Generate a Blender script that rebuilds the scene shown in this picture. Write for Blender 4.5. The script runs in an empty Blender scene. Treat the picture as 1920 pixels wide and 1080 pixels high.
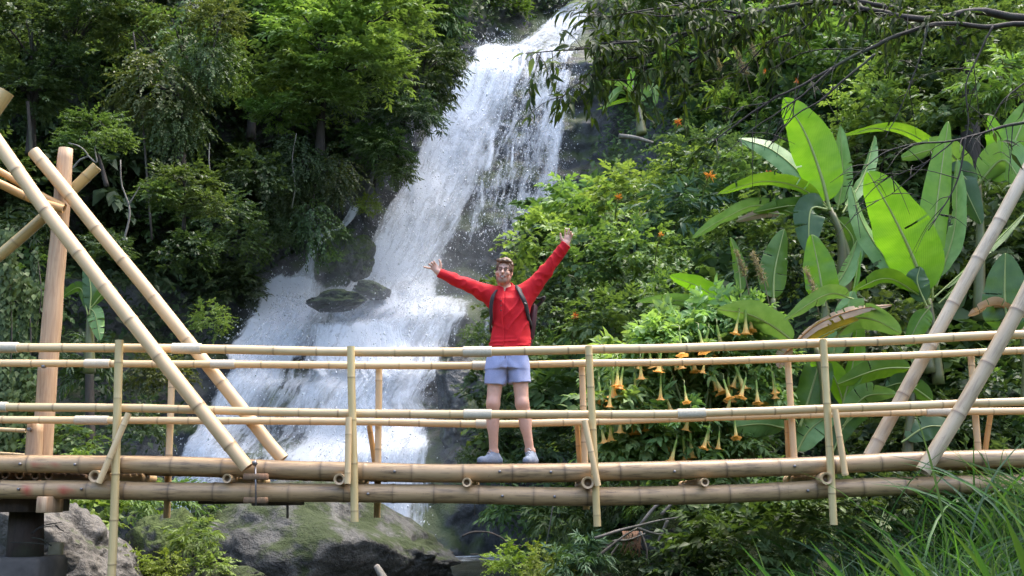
import bpy, math, random
import numpy as np
from mathutils import Vector, Matrix
import openvdb

R_ = math.radians
scene = bpy.context.scene
COL = scene.collection
random.seed(7)
RNG = np.random.default_rng(7)

# ------------------------------------------------------------------ camera, world, sun, exposure
ZC = 1.15
F = 2000.0                      # focal length in photograph pixels (1920 wide)
PITCH = math.atan(395.0 / F)
cam_d = bpy.data.cameras.new("camera"); cam = bpy.data.objects.new("camera", cam_d); COL.objects.link(cam)
cam.location = (0, 0, ZC); cam.rotation_euler = (math.pi / 2 + PITCH, 0, 0)
cam_d.sensor_width = 36.0; cam_d.lens = F / 1920 * 36.0; cam_d.clip_start = 0.05; cam_d.clip_end = 2000
scene.camera = cam

SUN_EL, SUN_AZ = R_(68), R_(62)      # azimuth measured clockwise from +Y
w = bpy.data.worlds.new("World"); scene.world = w; w.use_nodes = True
wn, wl = w.node_tree.nodes, w.node_tree.links
wn.clear()
sky = wn.new("ShaderNodeTexSky"); sky.sky_type = 'NISHITA'; sky.sun_disc = False
sky.sun_elevation = SUN_EL; sky.sun_rotation = SUN_AZ; sky.dust_density = 4.0; sky.air_density = 1.0; sky.ozone_density = 1.0
bg = wn.new("ShaderNodeBackground"); bg.inputs['Strength'].default_value = 0.15
wo = wn.new("ShaderNodeOutputWorld")
wl.new(sky.outputs[0], bg.inputs[0]); wl.new(bg.outputs[0], wo.inputs[0])
sd = bpy.data.lights.new("sun", 'SUN'); sun = bpy.data.objects.new("sun", sd); COL.objects.link(sun)
sd.energy = 1.0; sd.angle = R_(32); sd.color = (1.0, 0.95, 0.87)
sun.rotation_euler = Vector((-math.sin(SUN_AZ) * math.cos(SUN_EL), -math.cos(SUN_AZ) * math.cos(SUN_EL), -math.sin(SUN_EL))).to_track_quat('-Z', 'Y').to_euler()
sun.location = (0, 0, 40)
vs = scene.view_settings
vs.view_transform = 'Standard'; vs.look = 'None'; vs.gamma = 1.0; vs.use_curve_mapping = False; vs.exposure = 2.45
cy = scene.cycles
cy.use_denoising = True
cy.max_bounces = 8; cy.diffuse_bounces = 3; cy.glossy_bounces = 2; cy.transmission_bounces = 4
cy.transparent_max_bounces = 24; cy.volume_bounces = 1
cy.caustics_reflective = False; cy.caustics_refractive = False

# ------------------------------------------------------------------ helpers
CT, ST = math.cos(PITCH), math.sin(PITCH)
def P(px, py, Y):
    """photograph pixel at a world depth Y -> world point"""
    x = (px - 960) / F; y = (540 - py) / F
    d = np.array([x, CT - y * ST, ST + y * CT])
    return np.array([0, 0, ZC]) + d * (Y / d[1])
def proj(p):
    p = np.asarray(p, float); q = p - np.array([0, 0, ZC])
    f = q[..., 1] * CT + q[..., 2] * ST; u = -q[..., 1] * ST + q[..., 2] * CT
    return 960 + F * q[..., 0] / f, 540 - F * u / f

def vnoise(p, seed=0):
    p = np.asarray(p, float)
    i = np.floor(p).astype(np.int64); f = p - i; f = f * f * (3 - 2 * f)
    def h(a, b, c):
        n = (a * 374761393 + b * 668265263 + c * 2147483647 + seed * 974634777) & 0xffffffff
        n = ((n ^ (n >> 13)) * 1274126177) & 0xffffffff
        n = ((n ^ (n >> 16)) * 2246822519) & 0xffffffff
        return ((n ^ (n >> 15)) & 0xffff) / 32767.5 - 1
    x, y, z = i[..., 0], i[..., 1], i[..., 2]; fx, fy, fz = f[..., 0], f[..., 1], f[..., 2]
    l = lambda a, b, t: a + (b - a) * t
    return l(l(l(h(x, y, z), h(x+1, y, z), fx), l(h(x, y+1, z), h(x+1, y+1, z), fx), fy),
             l(l(h(x, y, z+1), h(x+1, y, z+1), fx), l(h(x, y+1, z+1), h(x+1, y+1, z+1), fx), fy), fz)
def fbm(p, o=4, seed=0, gain=0.5):
    p = np.asarray(p, float); a, s, t = 1.0, 0, 0
    for k in range(o):
        t = t + a * vnoise(p * 2 ** k + k * 17.3, seed + k); s += a; a *= gain
    return t / s
def norm(v):
    v = np.asarray(v, float)
    return v / np.maximum(np.linalg.norm(v, axis=-1, keepdims=True), 1e-9)

def mesh_np(name, V, faces, smooth=True, attrs=None, uv=None):
    """faces: list of (n,3)/(n,4) arrays"""
    if not isinstance(faces, list): faces = [faces]
    faces = [np.asarray(f, np.int32) for f in faces if len(f)]
    me = bpy.data.meshes.new(name)
    V = np.asarray(V, np.float32)
    me.vertices.add(len(V)); me.vertices.foreach_set('co', V.ravel())
    loops = np.concatenate([f.ravel() for f in faces]); tot = np.concatenate([np.full(len(f), f.shape[1], np.int32) for f in faces])
    me.loops.add(len(loops)); me.loops.foreach_set('vertex_index', loops)
    me.polygons.add(len(tot)); me.polygons.foreach_set('loop_start', np.concatenate([[0], np.cumsum(tot)[:-1]]).astype(np.int32))
    if smooth: me.polygons.foreach_set('use_smooth', np.ones(len(tot), bool))
    for k, a in (attrs or {}).items():
        a = np.asarray(a, np.float32)
        if a.ndim == 2:
            at = me.attributes.new(k, 'FLOAT_COLOR', 'POINT'); c = np.ones((len(V), 4), np.float32); c[:, :3] = a
            at.data.foreach_set('color', c.ravel())
        else:
            at = me.attributes.new(k, 'FLOAT', 'POINT'); at.data.foreach_set('value', a)
    if uv is not None:
        ul = me.uv_layers.new(name="UVMap"); ul.data.foreach_set('uv', np.asarray(uv, np.float32)[loops].ravel())
    me.update(); me.validate()
    return me
def obj(name, me, m=None, parent=None, **props):
    if m is not None and not me.materials: me.materials.append(m)
    o = bpy.data.objects.new(name, me); COL.objects.link(o)
    if parent is not None: o.parent = parent
    for k, v in props.items(): o[k] = v
    return o
def tag(o, label, cat, group=None):
    o['label'] = label; o['category'] = cat
    if group: o['group'] = group
    return o
def thing(name, label, cat, loc=(0, 0, 0), group=None):
    o = bpy.data.objects.new(name, None); COL.objects.link(o); o.location = [float(c) for c in loc]; o.empty_display_size = .2
    return tag(o, label, cat, group)
def part(name, V, faces, m, root, smooth=True, attrs=None, uv=None, **props):
    """a part given in world coordinates, stored relative to its thing"""
    base = np.zeros(3); r = root
    while r is not None: base = base + np.array(r.location); r = r.parent
    return obj(name, mesh_np(name, np.asarray(V) - base, faces, smooth, attrs, uv), m, root, **props)

def tube(path, rad, segs=6, cap=True):
    """tapered tube -> V, [quads, tris]"""
    path = np.asarray(path, float); n = len(path); rad = np.broadcast_to(np.asarray(rad, float), (n,))
    T = norm(np.gradient(path, axis=0))
    a = np.array([0, 0, 1.0]) if abs(T[0][2]) < .9 else np.array([1.0, 0, 0])
    N = np.zeros((n, 3)); v = norm(np.cross(T[0], a))
    for i in range(n):
        v = v - T[i] * np.dot(v, T[i]); v = norm(v); N[i] = v
    B = np.cross(T, N)
    th = np.linspace(0, 2 * np.pi, segs, endpoint=False)
    V = path[:, None] + rad[:, None, None] * (N[:, None] * np.cos(th)[None, :, None] + B[:, None] * np.sin(th)[None, :, None])
    V = V.reshape(-1, 3)
    i = np.arange(n - 1)[:, None] * segs; j = np.arange(segs)[None]; j2 = (j + 1) % segs
    Q = np.stack([i + j, i + j2, i + segs + j2, i + segs + j], -1).reshape(-1, 4)
    Tr = np.zeros((0, 3), int)
    if cap:
        V = np.vstack([V, path[:1], path[-1:]]); k = len(V)
        jj = np.arange(segs); j2 = (jj + 1) % segs
        Tr = np.vstack([np.stack([np.full(segs, k - 2), j2, jj], 1), np.stack([np.full(segs, k - 1), (n - 1) * segs + jj, (n - 1) * segs + j2], 1)])
    return V, [Q, Tr]
class Join:
    """collects V / faces / attributes of pieces that belong to ONE part"""
    def __init__(s): s.V, s.F, s.A, s.n = [], {}, {}, 0
    def add(s, V, faces, **attrs):
        V = np.asarray(V)
        for f in (faces if isinstance(faces, list) else [faces]):
            f = np.asarray(f)
            if len(f): s.F.setdefault(f.shape[1], []).append(f + s.n)
        for k, a in attrs.items():
            s.A.setdefault(k, []).append(np.broadcast_to(np.asarray(a, float), (len(V),)))
        s.V.append(V); s.n += len(V); return s
    def get(s):
        return np.vstack(s.V), [np.vstack(f) for f in s.F.values()], {k: np.concatenate(a) for k, a in s.A.items()}
def spline(pts, n):
    """Catmull-Rom through points, n samples"""
    p = np.asarray(pts, float)
    if len(p) == 2:
        t = np.linspace(0, 1, n)[:, None]; return p[0] * (1 - t) + p[1] * t
    q = np.vstack([2 * p[0] - p[1], p, 2 * p[-1] - p[-2]]); m = len(p) - 1
    t = np.linspace(0, m - 1e-6, n); k = t.astype(int); f = (t - k)[:, None]
    a, b, c, d = q[k], q[k + 1], q[k + 2], q[k + 3]
    return .5 * (2 * b + (c - a) * f + (2 * a - 5 * b + 4 * c - d) * f ** 2 + (3 * b - a - 3 * c + d) * f ** 3)
def box(c, s, rot=None):
    s = np.asarray(s) / 2
    V = np.array([[x, y, z] for x in (-1, 1) for y in (-1, 1) for z in (-1, 1)]) * s
    if rot is not None: V = V @ np.array(Matrix.Rotation(rot[0], 3, rot[1])).T
    Fq = np.array([[0, 1, 3, 2], [4, 6, 7, 5], [0, 4, 5, 1], [2, 3, 7, 6], [0, 2, 6, 4], [1, 5, 7, 3]])
    return V + np.asarray(c), [Fq]
def bevel_box(c, s, b=.01, rot=None):
    """box with chamfered edges, as the hull of three boxes: 24 verts"""
    s = np.asarray(s, float) / 2; V = []
    bm = __import__('bmesh').new()
    import bmesh
    for sx in (-1, 1):
        for sy in (-1, 1):
            for sz in (-1, 1):
                g = np.array([sx, sy, sz])
                for ax in range(3):
                    d = s - b; d[ax] = s[ax]; bm.verts.new(g * d)
    bmesh.ops.convex_hull(bm, input=bm.verts)
    bm.verts.index_update(); bm.faces.ensure_lookup_table()
    V = np.array([v.co[:] for v in bm.verts]); Fa = {}
    for f in bm.faces: Fa.setdefault(len(f.verts), []).append([v.index for v in f.verts])
    bm.free()
    if rot is not None: V = V @ np.array(Matrix.Rotation(rot[0], 3, rot[1])).T
    return V + np.asarray(c), [np.array(f) for f in Fa.values()]

# ------------------------------------------------------------------ materials
def new_mat(name):
    m = bpy.data.materials.new(name); m.use_nodes = True
    nt = m.node_tree; nt.nodes.clear()
    out = nt.nodes.new("ShaderNodeOutputMaterial")
    return m, nt, out
class G:
    """small node-graph helper"""
    def __init__(s, nt): s.nt = nt
    def n(s, t, **kw):
        x = s.nt.nodes.new("ShaderNode" + t)
        for k, v in kw.items():
            if k.startswith('i_'):
                key = k[2:]; key = int(key) if key.isdigit() else key.replace('_', ' ')
                if hasattr(v, 'is_linked'): s.nt.links.new(v, x.inputs[key])
                else: x.inputs[key].default_value = v
            else: setattr(x, k, v)
        return x
    def math(s, op, a, b=None, clamp=False):
        x = s.nt.nodes.new("ShaderNodeMath"); x.operation = op; x.use_clamp = clamp
        for i, v in enumerate((a, b)):
            if v is None: continue
            if hasattr(v, 'is_linked'): s.nt.links.new(v, x.inputs[i])
            else: x.inputs[i].default_value = v
        return x.outputs[0]
    def mix(s, f, a, b, mode='MIX'):
        x = s.nt.nodes.new("ShaderNodeMix"); x.data_type = 'RGBA'; x.blend_type = mode
        for k, v in ((0, f), (6, a), (7, b)):
            if hasattr(v, 'is_linked'): s.nt.links.new(v, x.inputs[k])
            else: x.inputs[k].default_value = (*v, 1) if isinstance(v, tuple) and len(v) == 3 else v
        return x.outputs[2]
    def noise(s, vec, scale=5, detail=4, rough=.55, dist=0):
        x = s.nt.nodes.new("ShaderNodeTexNoise"); x.inputs['Scale'].default_value = scale; x.inputs['Detail'].default_value = detail
        x.inputs['Roughness'].default_value = rough; x.inputs['Distortion'].default_value = dist
        if vec is not None: s.nt.links.new(vec, x.inputs['Vector'])
        return x.outputs[0]
    def ramp(s, f, a, b, lo=0.0, hi=1.0):
        x = s.nt.nodes.new("ShaderNodeMapRange"); x.clamp = True
        s.nt.links.new(f, x.inputs[0]); x.inputs[1].default_value = a; x.inputs[2].default_value = b
        x.inputs[3].default_value = lo; x.inputs[4].default_value = hi
        return x.outputs[0]
    def mapping(s, vec, scale, loc=(0, 0, 0)):
        x = s.nt.nodes.new("ShaderNodeMapping"); s.nt.links.new(vec, x.inputs[0]); x.inputs['Scale'].default_value = scale; x.inputs['Location'].default_value = loc
        return x.outputs[0]
    def attr(s, name):
        x = s.nt.nodes.new("ShaderNodeAttribute"); x.attribute_name = name; return x
    def bump(s, h, strength=.3, dist=.02):
        x = s.nt.nodes.new("ShaderNodeBump"); x.inputs['Strength'].default_value = strength; x.inputs['Distance'].default_value = dist
        s.nt.links.new(h, x.inputs['Height']); return x.outputs[0]
    def pos(s): return s.nt.nodes.new("ShaderNodeNewGeometry").outputs['Position']
    def link(s, a, b): s.nt.links.new(a, b)

def leaf_mat(name, c1, c2, trans=.35, rough=.42, tcol=None, var=.5, spec=.22):
    m, nt, out = new_mat(name); g = G(nt)
    t = g.attr('tint').outputs['Fac']
    oi = nt.nodes.new("ShaderNodeObjectInfo")
    c = g.mix(t, c1, c2)
    v = g.math('ADD', g.math('MULTIPLY', oi.outputs['Random'], var), 1 - var / 2)
    hsv = g.n("HueSaturation", i_Color=c, i_Value=v)
    g.link(g.math('ADD', g.math('MULTIPLY', g.math('FRACT', g.math('MULTIPLY', oi.outputs['Random'], 7.31)), .04), .48), hsv.inputs['Hue'])
    b = g.n("BsdfPrincipled", i_Roughness=rough); g.link(hsv.outputs[0], b.inputs['Base Color']); b.inputs['Specular IOR Level'].default_value = spec
    tr = g.n("BsdfTranslucent")
    tc = g.mix(1.0, hsv.outputs[0], tcol or (1.3, 1.4, .55), 'MULTIPLY'); g.link(tc, tr.inputs[0])
    mx = g.n("MixShader", i_0=trans); g.link(b.outputs[0], mx.inputs[1]); g.link(tr.outputs[0], mx.inputs[2])
    g.link(mx.outputs[0], out.inputs[0])
    return m
def simple_mat(name, c1, c2=None, scale=8, rough=.7, bump=.2, bd=.01, spec=.5, metallic=0, detail=5):
    m, nt, out = new_mat(name); g = G(nt)
    b = g.n("BsdfPrincipled", i_Roughness=rough, i_Metallic=metallic); b.inputs['Specular IOR Level'].default_value = spec
    tc = nt.nodes.new("ShaderNodeTexCoord").outputs['Object']
    nz = g.noise(tc, scale, detail, .6)
    g.link(g.mix(g.ramp(nz, .3, .7), c1, c2 or tuple(x * .7 for x in c1)), b.inputs['Base Color'])
    if bump: g.link(g.bump(nz, bump, bd), b.inputs['Normal'])
    g.link(b.outputs[0], out.inputs[0]); return m
def bark_mat(name, c1, c2):
    m, nt, out = new_mat(name); g = G(nt)
    tc = nt.nodes.new("ShaderNodeTexCoord").outputs['Object']
    nz = g.noise(g.mapping(tc, (14, 14, 3)), 1.5, 5, .6); n2 = g.noise(tc, 2.2, 3)
    b = g.n("BsdfPrincipled", i_Roughness=.85)
    c = g.mix(g.ramp(nz, .35, .65), c1, c2); c = g.mix(g.ramp(n2, .55, .7, 0, .6), c, (.05, .065, .03))
    g.link(c, b.inputs['Base Color']); g.link(g.bump(nz, .6, .02), b.inputs['Normal']); g.link(b.outputs[0], out.inputs[0]); return m
def bamboo_mat(name, c1, c2, dark=(.10, .055, .025), stain=.25, rough=.38, hue=.3):
    m, nt, out = new_mat(name); g = G(nt)
    uv = nt.nodes.new("ShaderNodeUVMap").outputs[0]; oi = nt.nodes.new("ShaderNodeObjectInfo").outputs['Random']
    tc = nt.nodes.new("ShaderNodeTexCoord").outputs['Object']
    off = nt.nodes.new("ShaderNodeCombineXYZ"); g.link(g.math('MULTIPLY', oi, 37.0), off.inputs[0]); g.link(g.math('MULTIPLY', oi, 91.0), off.inputs[1])
    va = nt.nodes.new("ShaderNodeVectorMath"); va.operation = 'ADD'; g.link(uv, va.inputs[0]); g.link(off.outputs[0], va.inputs[1])
    st = g.noise(g.mapping(va.outputs[0], (9, 1.2, 1)), 4, 5, .65)
    bl = g.noise(g.mapping(va.outputs[0], (1.6, 2.2, 1)), 1.4, 5, .65)
    fine = g.noise(tc, 60, 3)
    node = g.attr('node').outputs['Fac']; seg = g.attr('seg').outputs['Fac']
    c = g.mix(g.ramp(st, .3, .7), c1, c2)
    c = g.mix(g.math('MULTIPLY', seg, hue), c, tuple(x * y for x, y in zip(c1, (.72, .62, .5))))
    c = g.mix(g.math('MULTIPLY', oi, .3), c, tuple(x * y for x, y in zip(c2, (.9, .75, .6))))
    c = g.mix(g.ramp(bl, .50, .70, 0, stain), c, dark)
    c = g.mix(g.ramp(fine, .66, .74, 0, stain * .8), c, dark)
    c = g.mix(g.math('MULTIPLY', node, .8), c, dark)
    red = g.attr('paint').outputs['Fac']; c = g.mix(g.math('MULTIPLY', red, g.ramp(st, .3, .5)), c, (.42, .035, .03))
    b = g.n("BsdfPrincipled", i_Roughness=rough); g.link(c, b.inputs['Base Color'])
    g.link(g.bump(st, .15, .004), b.inputs['Normal']); g.link(b.outputs[0], out.inputs[0]); return m
def rock_mat(name, c1, c2, moss=(.055, .085, .015), moss_lo=.55, rough=.75, scale=1.4, wet=False):
    m, nt, out = new_mat(name); g = G(nt)
    p = nt.nodes.new("ShaderNodeTexCoord").outputs['Object']
    big = g.noise(p, scale, 6, .62); fine = g.noise(p, scale * 9, 6, .7); spots = g.noise(p, scale * 3.1, 5, .7, .6)
    geo = nt.nodes.new("ShaderNodeNewGeometry"); sx = nt.nodes.new("ShaderNodeSeparateXYZ"); g.link(geo.outputs['Normal'], sx.inputs[0])
    c = g.mix(g.ramp(big, .3, .7), c1, c2)
    c = g.mix(g.ramp(spots, .50, .60, 0, .8), c, tuple(x * .28 for x in c1))
    c = g.mix(g.ramp(fine, .58, .75, 0, .5), c, tuple(min(1, x * 1.7) for x in c2))
    mk = g.math('ADD', g.math('MULTIPLY', sx.outputs[2], .22), g.noise(p, scale * 1.7, 5, .65))
    mf = g.ramp(mk, moss_lo, moss_lo + .12, 0, .92)
    mc = g.mix(fine, tuple(x * .5 for x in moss), tuple(x * 1.5 for x in moss))
    c = g.mix(mf, c, mc)
    b = g.n("BsdfPrincipled"); g.link(c, b.inputs['Base Color'])
    g.link(g.math('ADD', g.math('MULTIPLY', mf, .3), rough - .1 if wet else rough, True), b.inputs['Roughness'])
    h = g.math('ADD', g.math('MULTIPLY', big, 1.0), g.math('MULTIPLY', fine, .35))
    g.link(g.bump(h, 1.0, .2), b.inputs['Normal']); g.link(b.outputs[0], out.inputs[0]); return m

M = {}
M['rail'] = bamboo_mat('bamboo_rail', (.62, .44, .23), (.70, .54, .31), stain=.16)
M['post'] = bamboo_mat('bamboo_post', (.52, .40, .18), (.62, .50, .26), stain=.14)
M['beam'] = bamboo_mat('bamboo_beam', (.32, .205, .10), (.47, .33, .18), dark=(.05, .03, .017), stain=.85, rough=.42)
M['pole'] = bamboo_mat('bamboo_pole', (.60, .42, .22), (.70, .52, .32), stain=.12)
M['grey_pole'] = bamboo_mat('bamboo_grey', (.40, .325, .22), (.53, .45, .33), dark=(.14, .09, .06), stain=.5)
M['green_pole'] = bamboo_mat('bamboo_olive', (.36, .28, .11), (.46, .36, .17), stain=.3)
M['orange_pole'] = bamboo_mat('bamboo_orange', (.45, .24, .08), (.55, .33, .13), stain=.3)
M['deck'] = bamboo_mat('bamboo_deck', (.10, .06, .03), (.16, .10, .055), stain=.5, rough=.6)
M['hole'] = simple_mat('bamboo_inside', (.10, .055, .03), (.05, .03, .015), 30)
M['rope'] = simple_mat('rope', (.50, .43, .31), (.60, .53, .41), 80, .9)
M['steel'] = simple_mat('steel', (.30, .29, .29), (.16, .14, .13), 60, .45, .1, .002, .5, .8)
M['dark_timber'] = bark_mat('dark_timber', (.055, .035, .025), (.03, .02, .014))
M['brown_timber'] = bark_mat('brown_timber', (.26, .14, .075), (.17, .09, .05))
M['bark'] = bark_mat('bark', (.06, .047, .036), (.028, .022, .017))
M['bark_dark'] = bark_mat('bark_dark', (.035, .028, .022), (.018, .014, .012))
M['bark_pale'] = bark_mat('bark_pale', (.22, .20, .17), (.12, .105, .09))
M['stem'] = simple_mat('green_stem', (.10, .14, .03), (.14, .15, .05), 10, .5)
M['concrete'] = simple_mat('concrete', (.10, .09, .08), (.05, .045, .04), 5, .9, .4, .02)
M['pale_block'] = simple_mat('pale_block', (.42, .38, .27), (.34, .30, .2), 12, .85)
M['cliff'] = rock_mat('wet_cliff_rock', (.035, .038, .04), (.075, .08, .083), moss=(.05, .075, .02), moss_lo=.53, rough=.42, scale=.55, wet=True)
M['boulder'] = rock_mat('boulder_rock', (.052, .051, .045), (.115, .112, .10), moss=(.035, .05, .012), moss_lo=.58, scale=1.3)
M['slab'] = rock_mat('slab_rock', (.105, .095, .08), (.185, .17, .148), moss=(.06, .085, .02), moss_lo=.74, scale=1.5)
M['moss_rock'] = rock_mat('mossy_rock', (.055, .055, .05), (.1, .1, .09), moss=(.055, .08, .012), moss_lo=.44, scale=1.6)
M['soil'] = rock_mat('soil', (.035, .028, .018), (.055, .045, .028), moss=(.02, .032, .008), moss_lo=.45, rough=.95, scale=.6)
# leaf colours (tint 0 -> 1)
M['l_dark'] = leaf_mat('leaf_dark', (.031, .053, .023), (.077, .112, .048), .33)
M['l_mid'] = leaf_mat('leaf_mid', (.05, .09, .03), (.12, .18, .065), .36)
M['l_bright'] = leaf_mat('leaf_bright', (.10, .17, .045), (.22, .30, .10), .40)
M['l_olive'] = leaf_mat('leaf_olive', (.055, .075, .028), (.13, .155, .06), .3)
M['l_blue'] = leaf_mat('leaf_bluish', (.04, .08, .04), (.09, .145, .075), .3, .5)
M['l_lime'] = leaf_mat('leaf_lime', (.12, .18, .03), (.22, .29, .06), .38)
M['l_trumpet'] = leaf_mat('leaf_trumpet', (.15, .25, .07), (.25, .36, .15), .42, .5)
M['l_over'] = leaf_mat('leaf_overhang', (.028, .042, .012), (.085, .115, .028), .4, .55, spec=.15)
M['grass'] = leaf_mat('grass_blade', (.035, .085, .02), (.078, .16, .036), .36, .45)
M['grass_pale'] = leaf_mat('grass_pale', (.05, .09, .04), (.11, .16, .085), .3, .4)
M['plume'] = leaf_mat('grass_plume', (.20, .15, .11), (.34, .27, .2), .3, .8)
M['flower_orange'] = leaf_mat('flower_orange', (.45, .13, .02), (.6, .24, .05), .3, .6, (1.2, 1, .6), .2)

def banana_mat(name, c1, c2, trans, rough=.38, tcol=(1.5, 1.55, .45), bands=.25):
    m, nt, out = new_mat(name); g = G(nt)
    uv = nt.nodes.new("ShaderNodeUVMap").outputs[0]
    sx = nt.nodes.new("ShaderNodeSeparateXYZ"); g.link(uv, sx.inputs[0])
    av = g.math('ABSOLUTE', sx.outputs[0])
    # side veins run outwards and slightly towards the tip
    ph = g.math('MULTIPLY', g.math('SUBTRACT', sx.outputs[1], g.math('MULTIPLY', av, .25)), 330.0)
    vein = g.ramp(g.math('SINE', ph), .1, 1.0)
    wide = g.noise(g.mapping(uv, (.35, 9, 1)), 3, 3)
    tc = nt.nodes.new("ShaderNodeTexCoord").outputs['Object']; blot = g.noise(tc, 3.2, 4, .6)
    c = g.mix(g.ramp(wide, .3, .7), c1, c2); c = g.mix(g.math('MULTIPLY', vein, bands), c, tuple(x * .62 for x in c1))
    c = g.mix(g.ramp(blot, .6, .8, 0, .35), c, tuple(min(1, x * 1.35) for x in c2))
    b = g.n("BsdfPrincipled", i_Roughness=rough); g.link(c, b.inputs['Base Color']); g.link(g.bump(vein, .25, .004), b.inputs['Normal'])
    tr = g.n("BsdfTranslucent"); g.link(g.mix(1.0, c, tcol, 'MULTIPLY'), tr.inputs[0])
    mx = g.n("MixShader", i_0=trans); g.link(b.outputs[0], mx.inputs[1]); g.link(tr.outputs[0], mx.inputs[2]); g.link(mx.outputs[0], out.inputs[0])
    return m
M['b_lit'] = banana_mat('banana_leaf_backlit', (.115, .255, .02), (.18, .33, .035), .48, tcol=(1.15, 1.35, .4))  # glow of backlit blades put into a brighter leaf colour
M['b_mid'] = banana_mat('banana_leaf_green', (.075, .16, .02), (.12, .22, .035), .4)
M['b_pale'] = banana_mat('banana_leaf_waxy', (.12, .24, .06), (.20, .33, .11), .2, .45, (1.2, 1.3, .6))
M['b_dark'] = banana_mat('banana_leaf_dark', (.04, .095, .025), (.07, .14, .04), .3)
M['b_dead'] = banana_mat('banana_leaf_dead', (.30, .2, .12), (.42, .32, .22), .25, .8, (1.2, 1.0, .6))
M['b_yellow'] = banana_mat('banana_leaf_yellow', (.36, .34, .03), (.45, .30, .05), .4, .5, (1.3, 1.1, .4))
M['b_rib'] = simple_mat('banana_midrib', (.20, .26, .06), (.26, .3, .1), 10, .5)
M['b_rib_brown'] = simple_mat('banana_midrib_brown', (.32, .14, .03), (.22, .10, .03), 30, .7)
M['b_stem'] = simple_mat('banana_stem', (.12, .15, .045), (.10, .075, .04), 4, .5)

# ------------------------------------------------------------------ terrain: cliff, hillside, ground, pool
CZ = [-3, 0, 2.3, 2.6, 4.1, 4.4, 5.6, 6.0, 6.5, 13.9, 14.4, 18, 34]; CYv = [21.6, 22.4, 22.9, 24.0, 24.4, 25.5, 25.9, 26.7, 27.6, 30, 31.0, 34.5, 50]
WX = np.linspace(-130, 130, 5201); WV = .75 * fbm(np.stack([WX * .55, 0 * WX, 0 * WX], -1), 3, 44)
def cliffY(z, X=None):
    if X is not None: z = np.asarray(z) + np.interp(X, WX, WV) * np.clip((7.5 - np.asarray(z)) / 1.5, .25, 1)
    return np.interp(z, CZ, CYv)
def hit(px, py, fn=None, off=0.0):
    """where the sight line meets the rock face, moved off metres towards the viewer"""
    fn = fn or (lambda X, z: float(cliffY(z, X)))
    Y = 26.0
    lo, hi = 8.0, 60.0
    for k in range(50):
        mid = (lo + hi) / 2; p = P(px, py, mid)
        if fn(p[0], p[2]) > mid: lo = mid
        else: hi = mid
    return P(px, py, (lo + hi) / 2 - off)
def edge(tab):
    q = np.array([hit(*t) for t in tab]); o = np.argsort(q[:, 2]); return q[o, 2], q[o, 0]
XLz, XLx = edge([(290, 1040), (320, 860), (400, 700), (455, 600), (520, 520), (590, 465), (660, 385), (730, 330), (780, 260), (860, 130), (900, 85), (960, 60), (1035, 5), (1090, -80), (1120, -200)])
XRz, XRx = edge([(930, 1030), (905, 900), (890, 700), (900, 560), (960, 450), (1060, 380), (1120, 250), (1120, 100), (1125, 10), (1140, -60), (1160, -200)])
def surfY(X, z):
    X = np.asarray(X, float); z = np.asarray(z, float)
    c = cliffY(z, X); dl = np.interp(z, XLz, XLx) - X; dr = X - np.interp(z, XRz, XRx)
    gl = np.where(dl > 0, np.minimum(dl, 6) * .9 + np.maximum(dl - 6, 0) * .3, 0)
    gr = np.where(dr > 0, np.minimum(dr, 7) * 1.2 + np.maximum(dr - 7, 0) * .5, 0)
    return c - gl - gr
def grid_faces(nu, nv):
    i = np.arange(nu - 1)[:, None]; j = np.arange(nv - 1)[None]; a = i * nv + j
    return np.stack([a, a + nv, a + nv + 1, a + 1], -1).reshape(-1, 4)

# rock face behind the water: stepped ledges with broken blocks
def rock_relief(X, z):
    p = np.stack([X * .55, X * 0 + 3.1, z * .55], -1)
    n1 = fbm(p, 5, 3); p2 = np.stack([X * .35 + .6 * n1, X * 0, z * 1.3 + .5 * n1], -1)
    led = vnoise(p2, 11); blk = np.abs(fbm(np.stack([X * 1.3, X * 0 + 9, z * 1.0], -1), 4, 21))
    return .75 * n1 + .16 * np.sign(led) * np.abs(led) ** .5 + .55 * blk
uu = np.arange(-11.5, 6.01, .09); zz = np.arange(-1.0, 19.5, .09)
X, Z = np.meshgrid(uu, zz, indexing='ij')
Yc = surfY(X, Z) - rock_relief(X, Z) + .35
obj('cliff', mesh_np('cliff', np.stack([X, Yc, Z], -1).reshape(-1, 3), grid_faces(len(uu), len(zz))), M['cliff'], kind='structure')
def rockY(X, z): return surfY(X, z) - rock_relief(np.asarray(X, float), np.asarray(z, float)) + .35
# wooded hillside left, right and above
uu = np.concatenate([np.arange(-120, -30, 5), np.arange(-30, 30, .5), np.arange(30, 121, 5)]); zz = np.concatenate([np.arange(-1.5, 22, .45), np.arange(22, 60, 2.5)])
X, Z = np.meshgrid(uu, zz, indexing='ij')
inside = (X > -11) & (X < 5.5) & (Z < 19)
Yh = surfY(X, Z) + .55 * fbm(np.stack([X * .5, X * 0, Z * .5], -1), 4, 5) + np.where(inside, 1.6, 0)
obj('hillside', mesh_np('hillside', np.stack([X, Yh, Z], -1).reshape(-1, 3), grid_faces(len(uu), len(zz))), M['soil'], kind='structure')
def groundZ(X, Y):
    X = np.asarray(X, float); Y = np.asarray(Y, float)
    r = np.clip((X - (2.0 - .13 * (Y - 9))) / 2.2, 0, 1); l = np.clip((-3.6 - X) / 1.5, 0, 1)
    r = r * r * (3 - 2 * r); l = l * l * (3 - 2 * l)
    return -.55 + .95 * r + .85 * l + .12 * r * np.clip(X - 3, 0, 6) + .18 * fbm(np.stack([X * .6, Y * .6, X * 0], -1), 3, 9)
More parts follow.
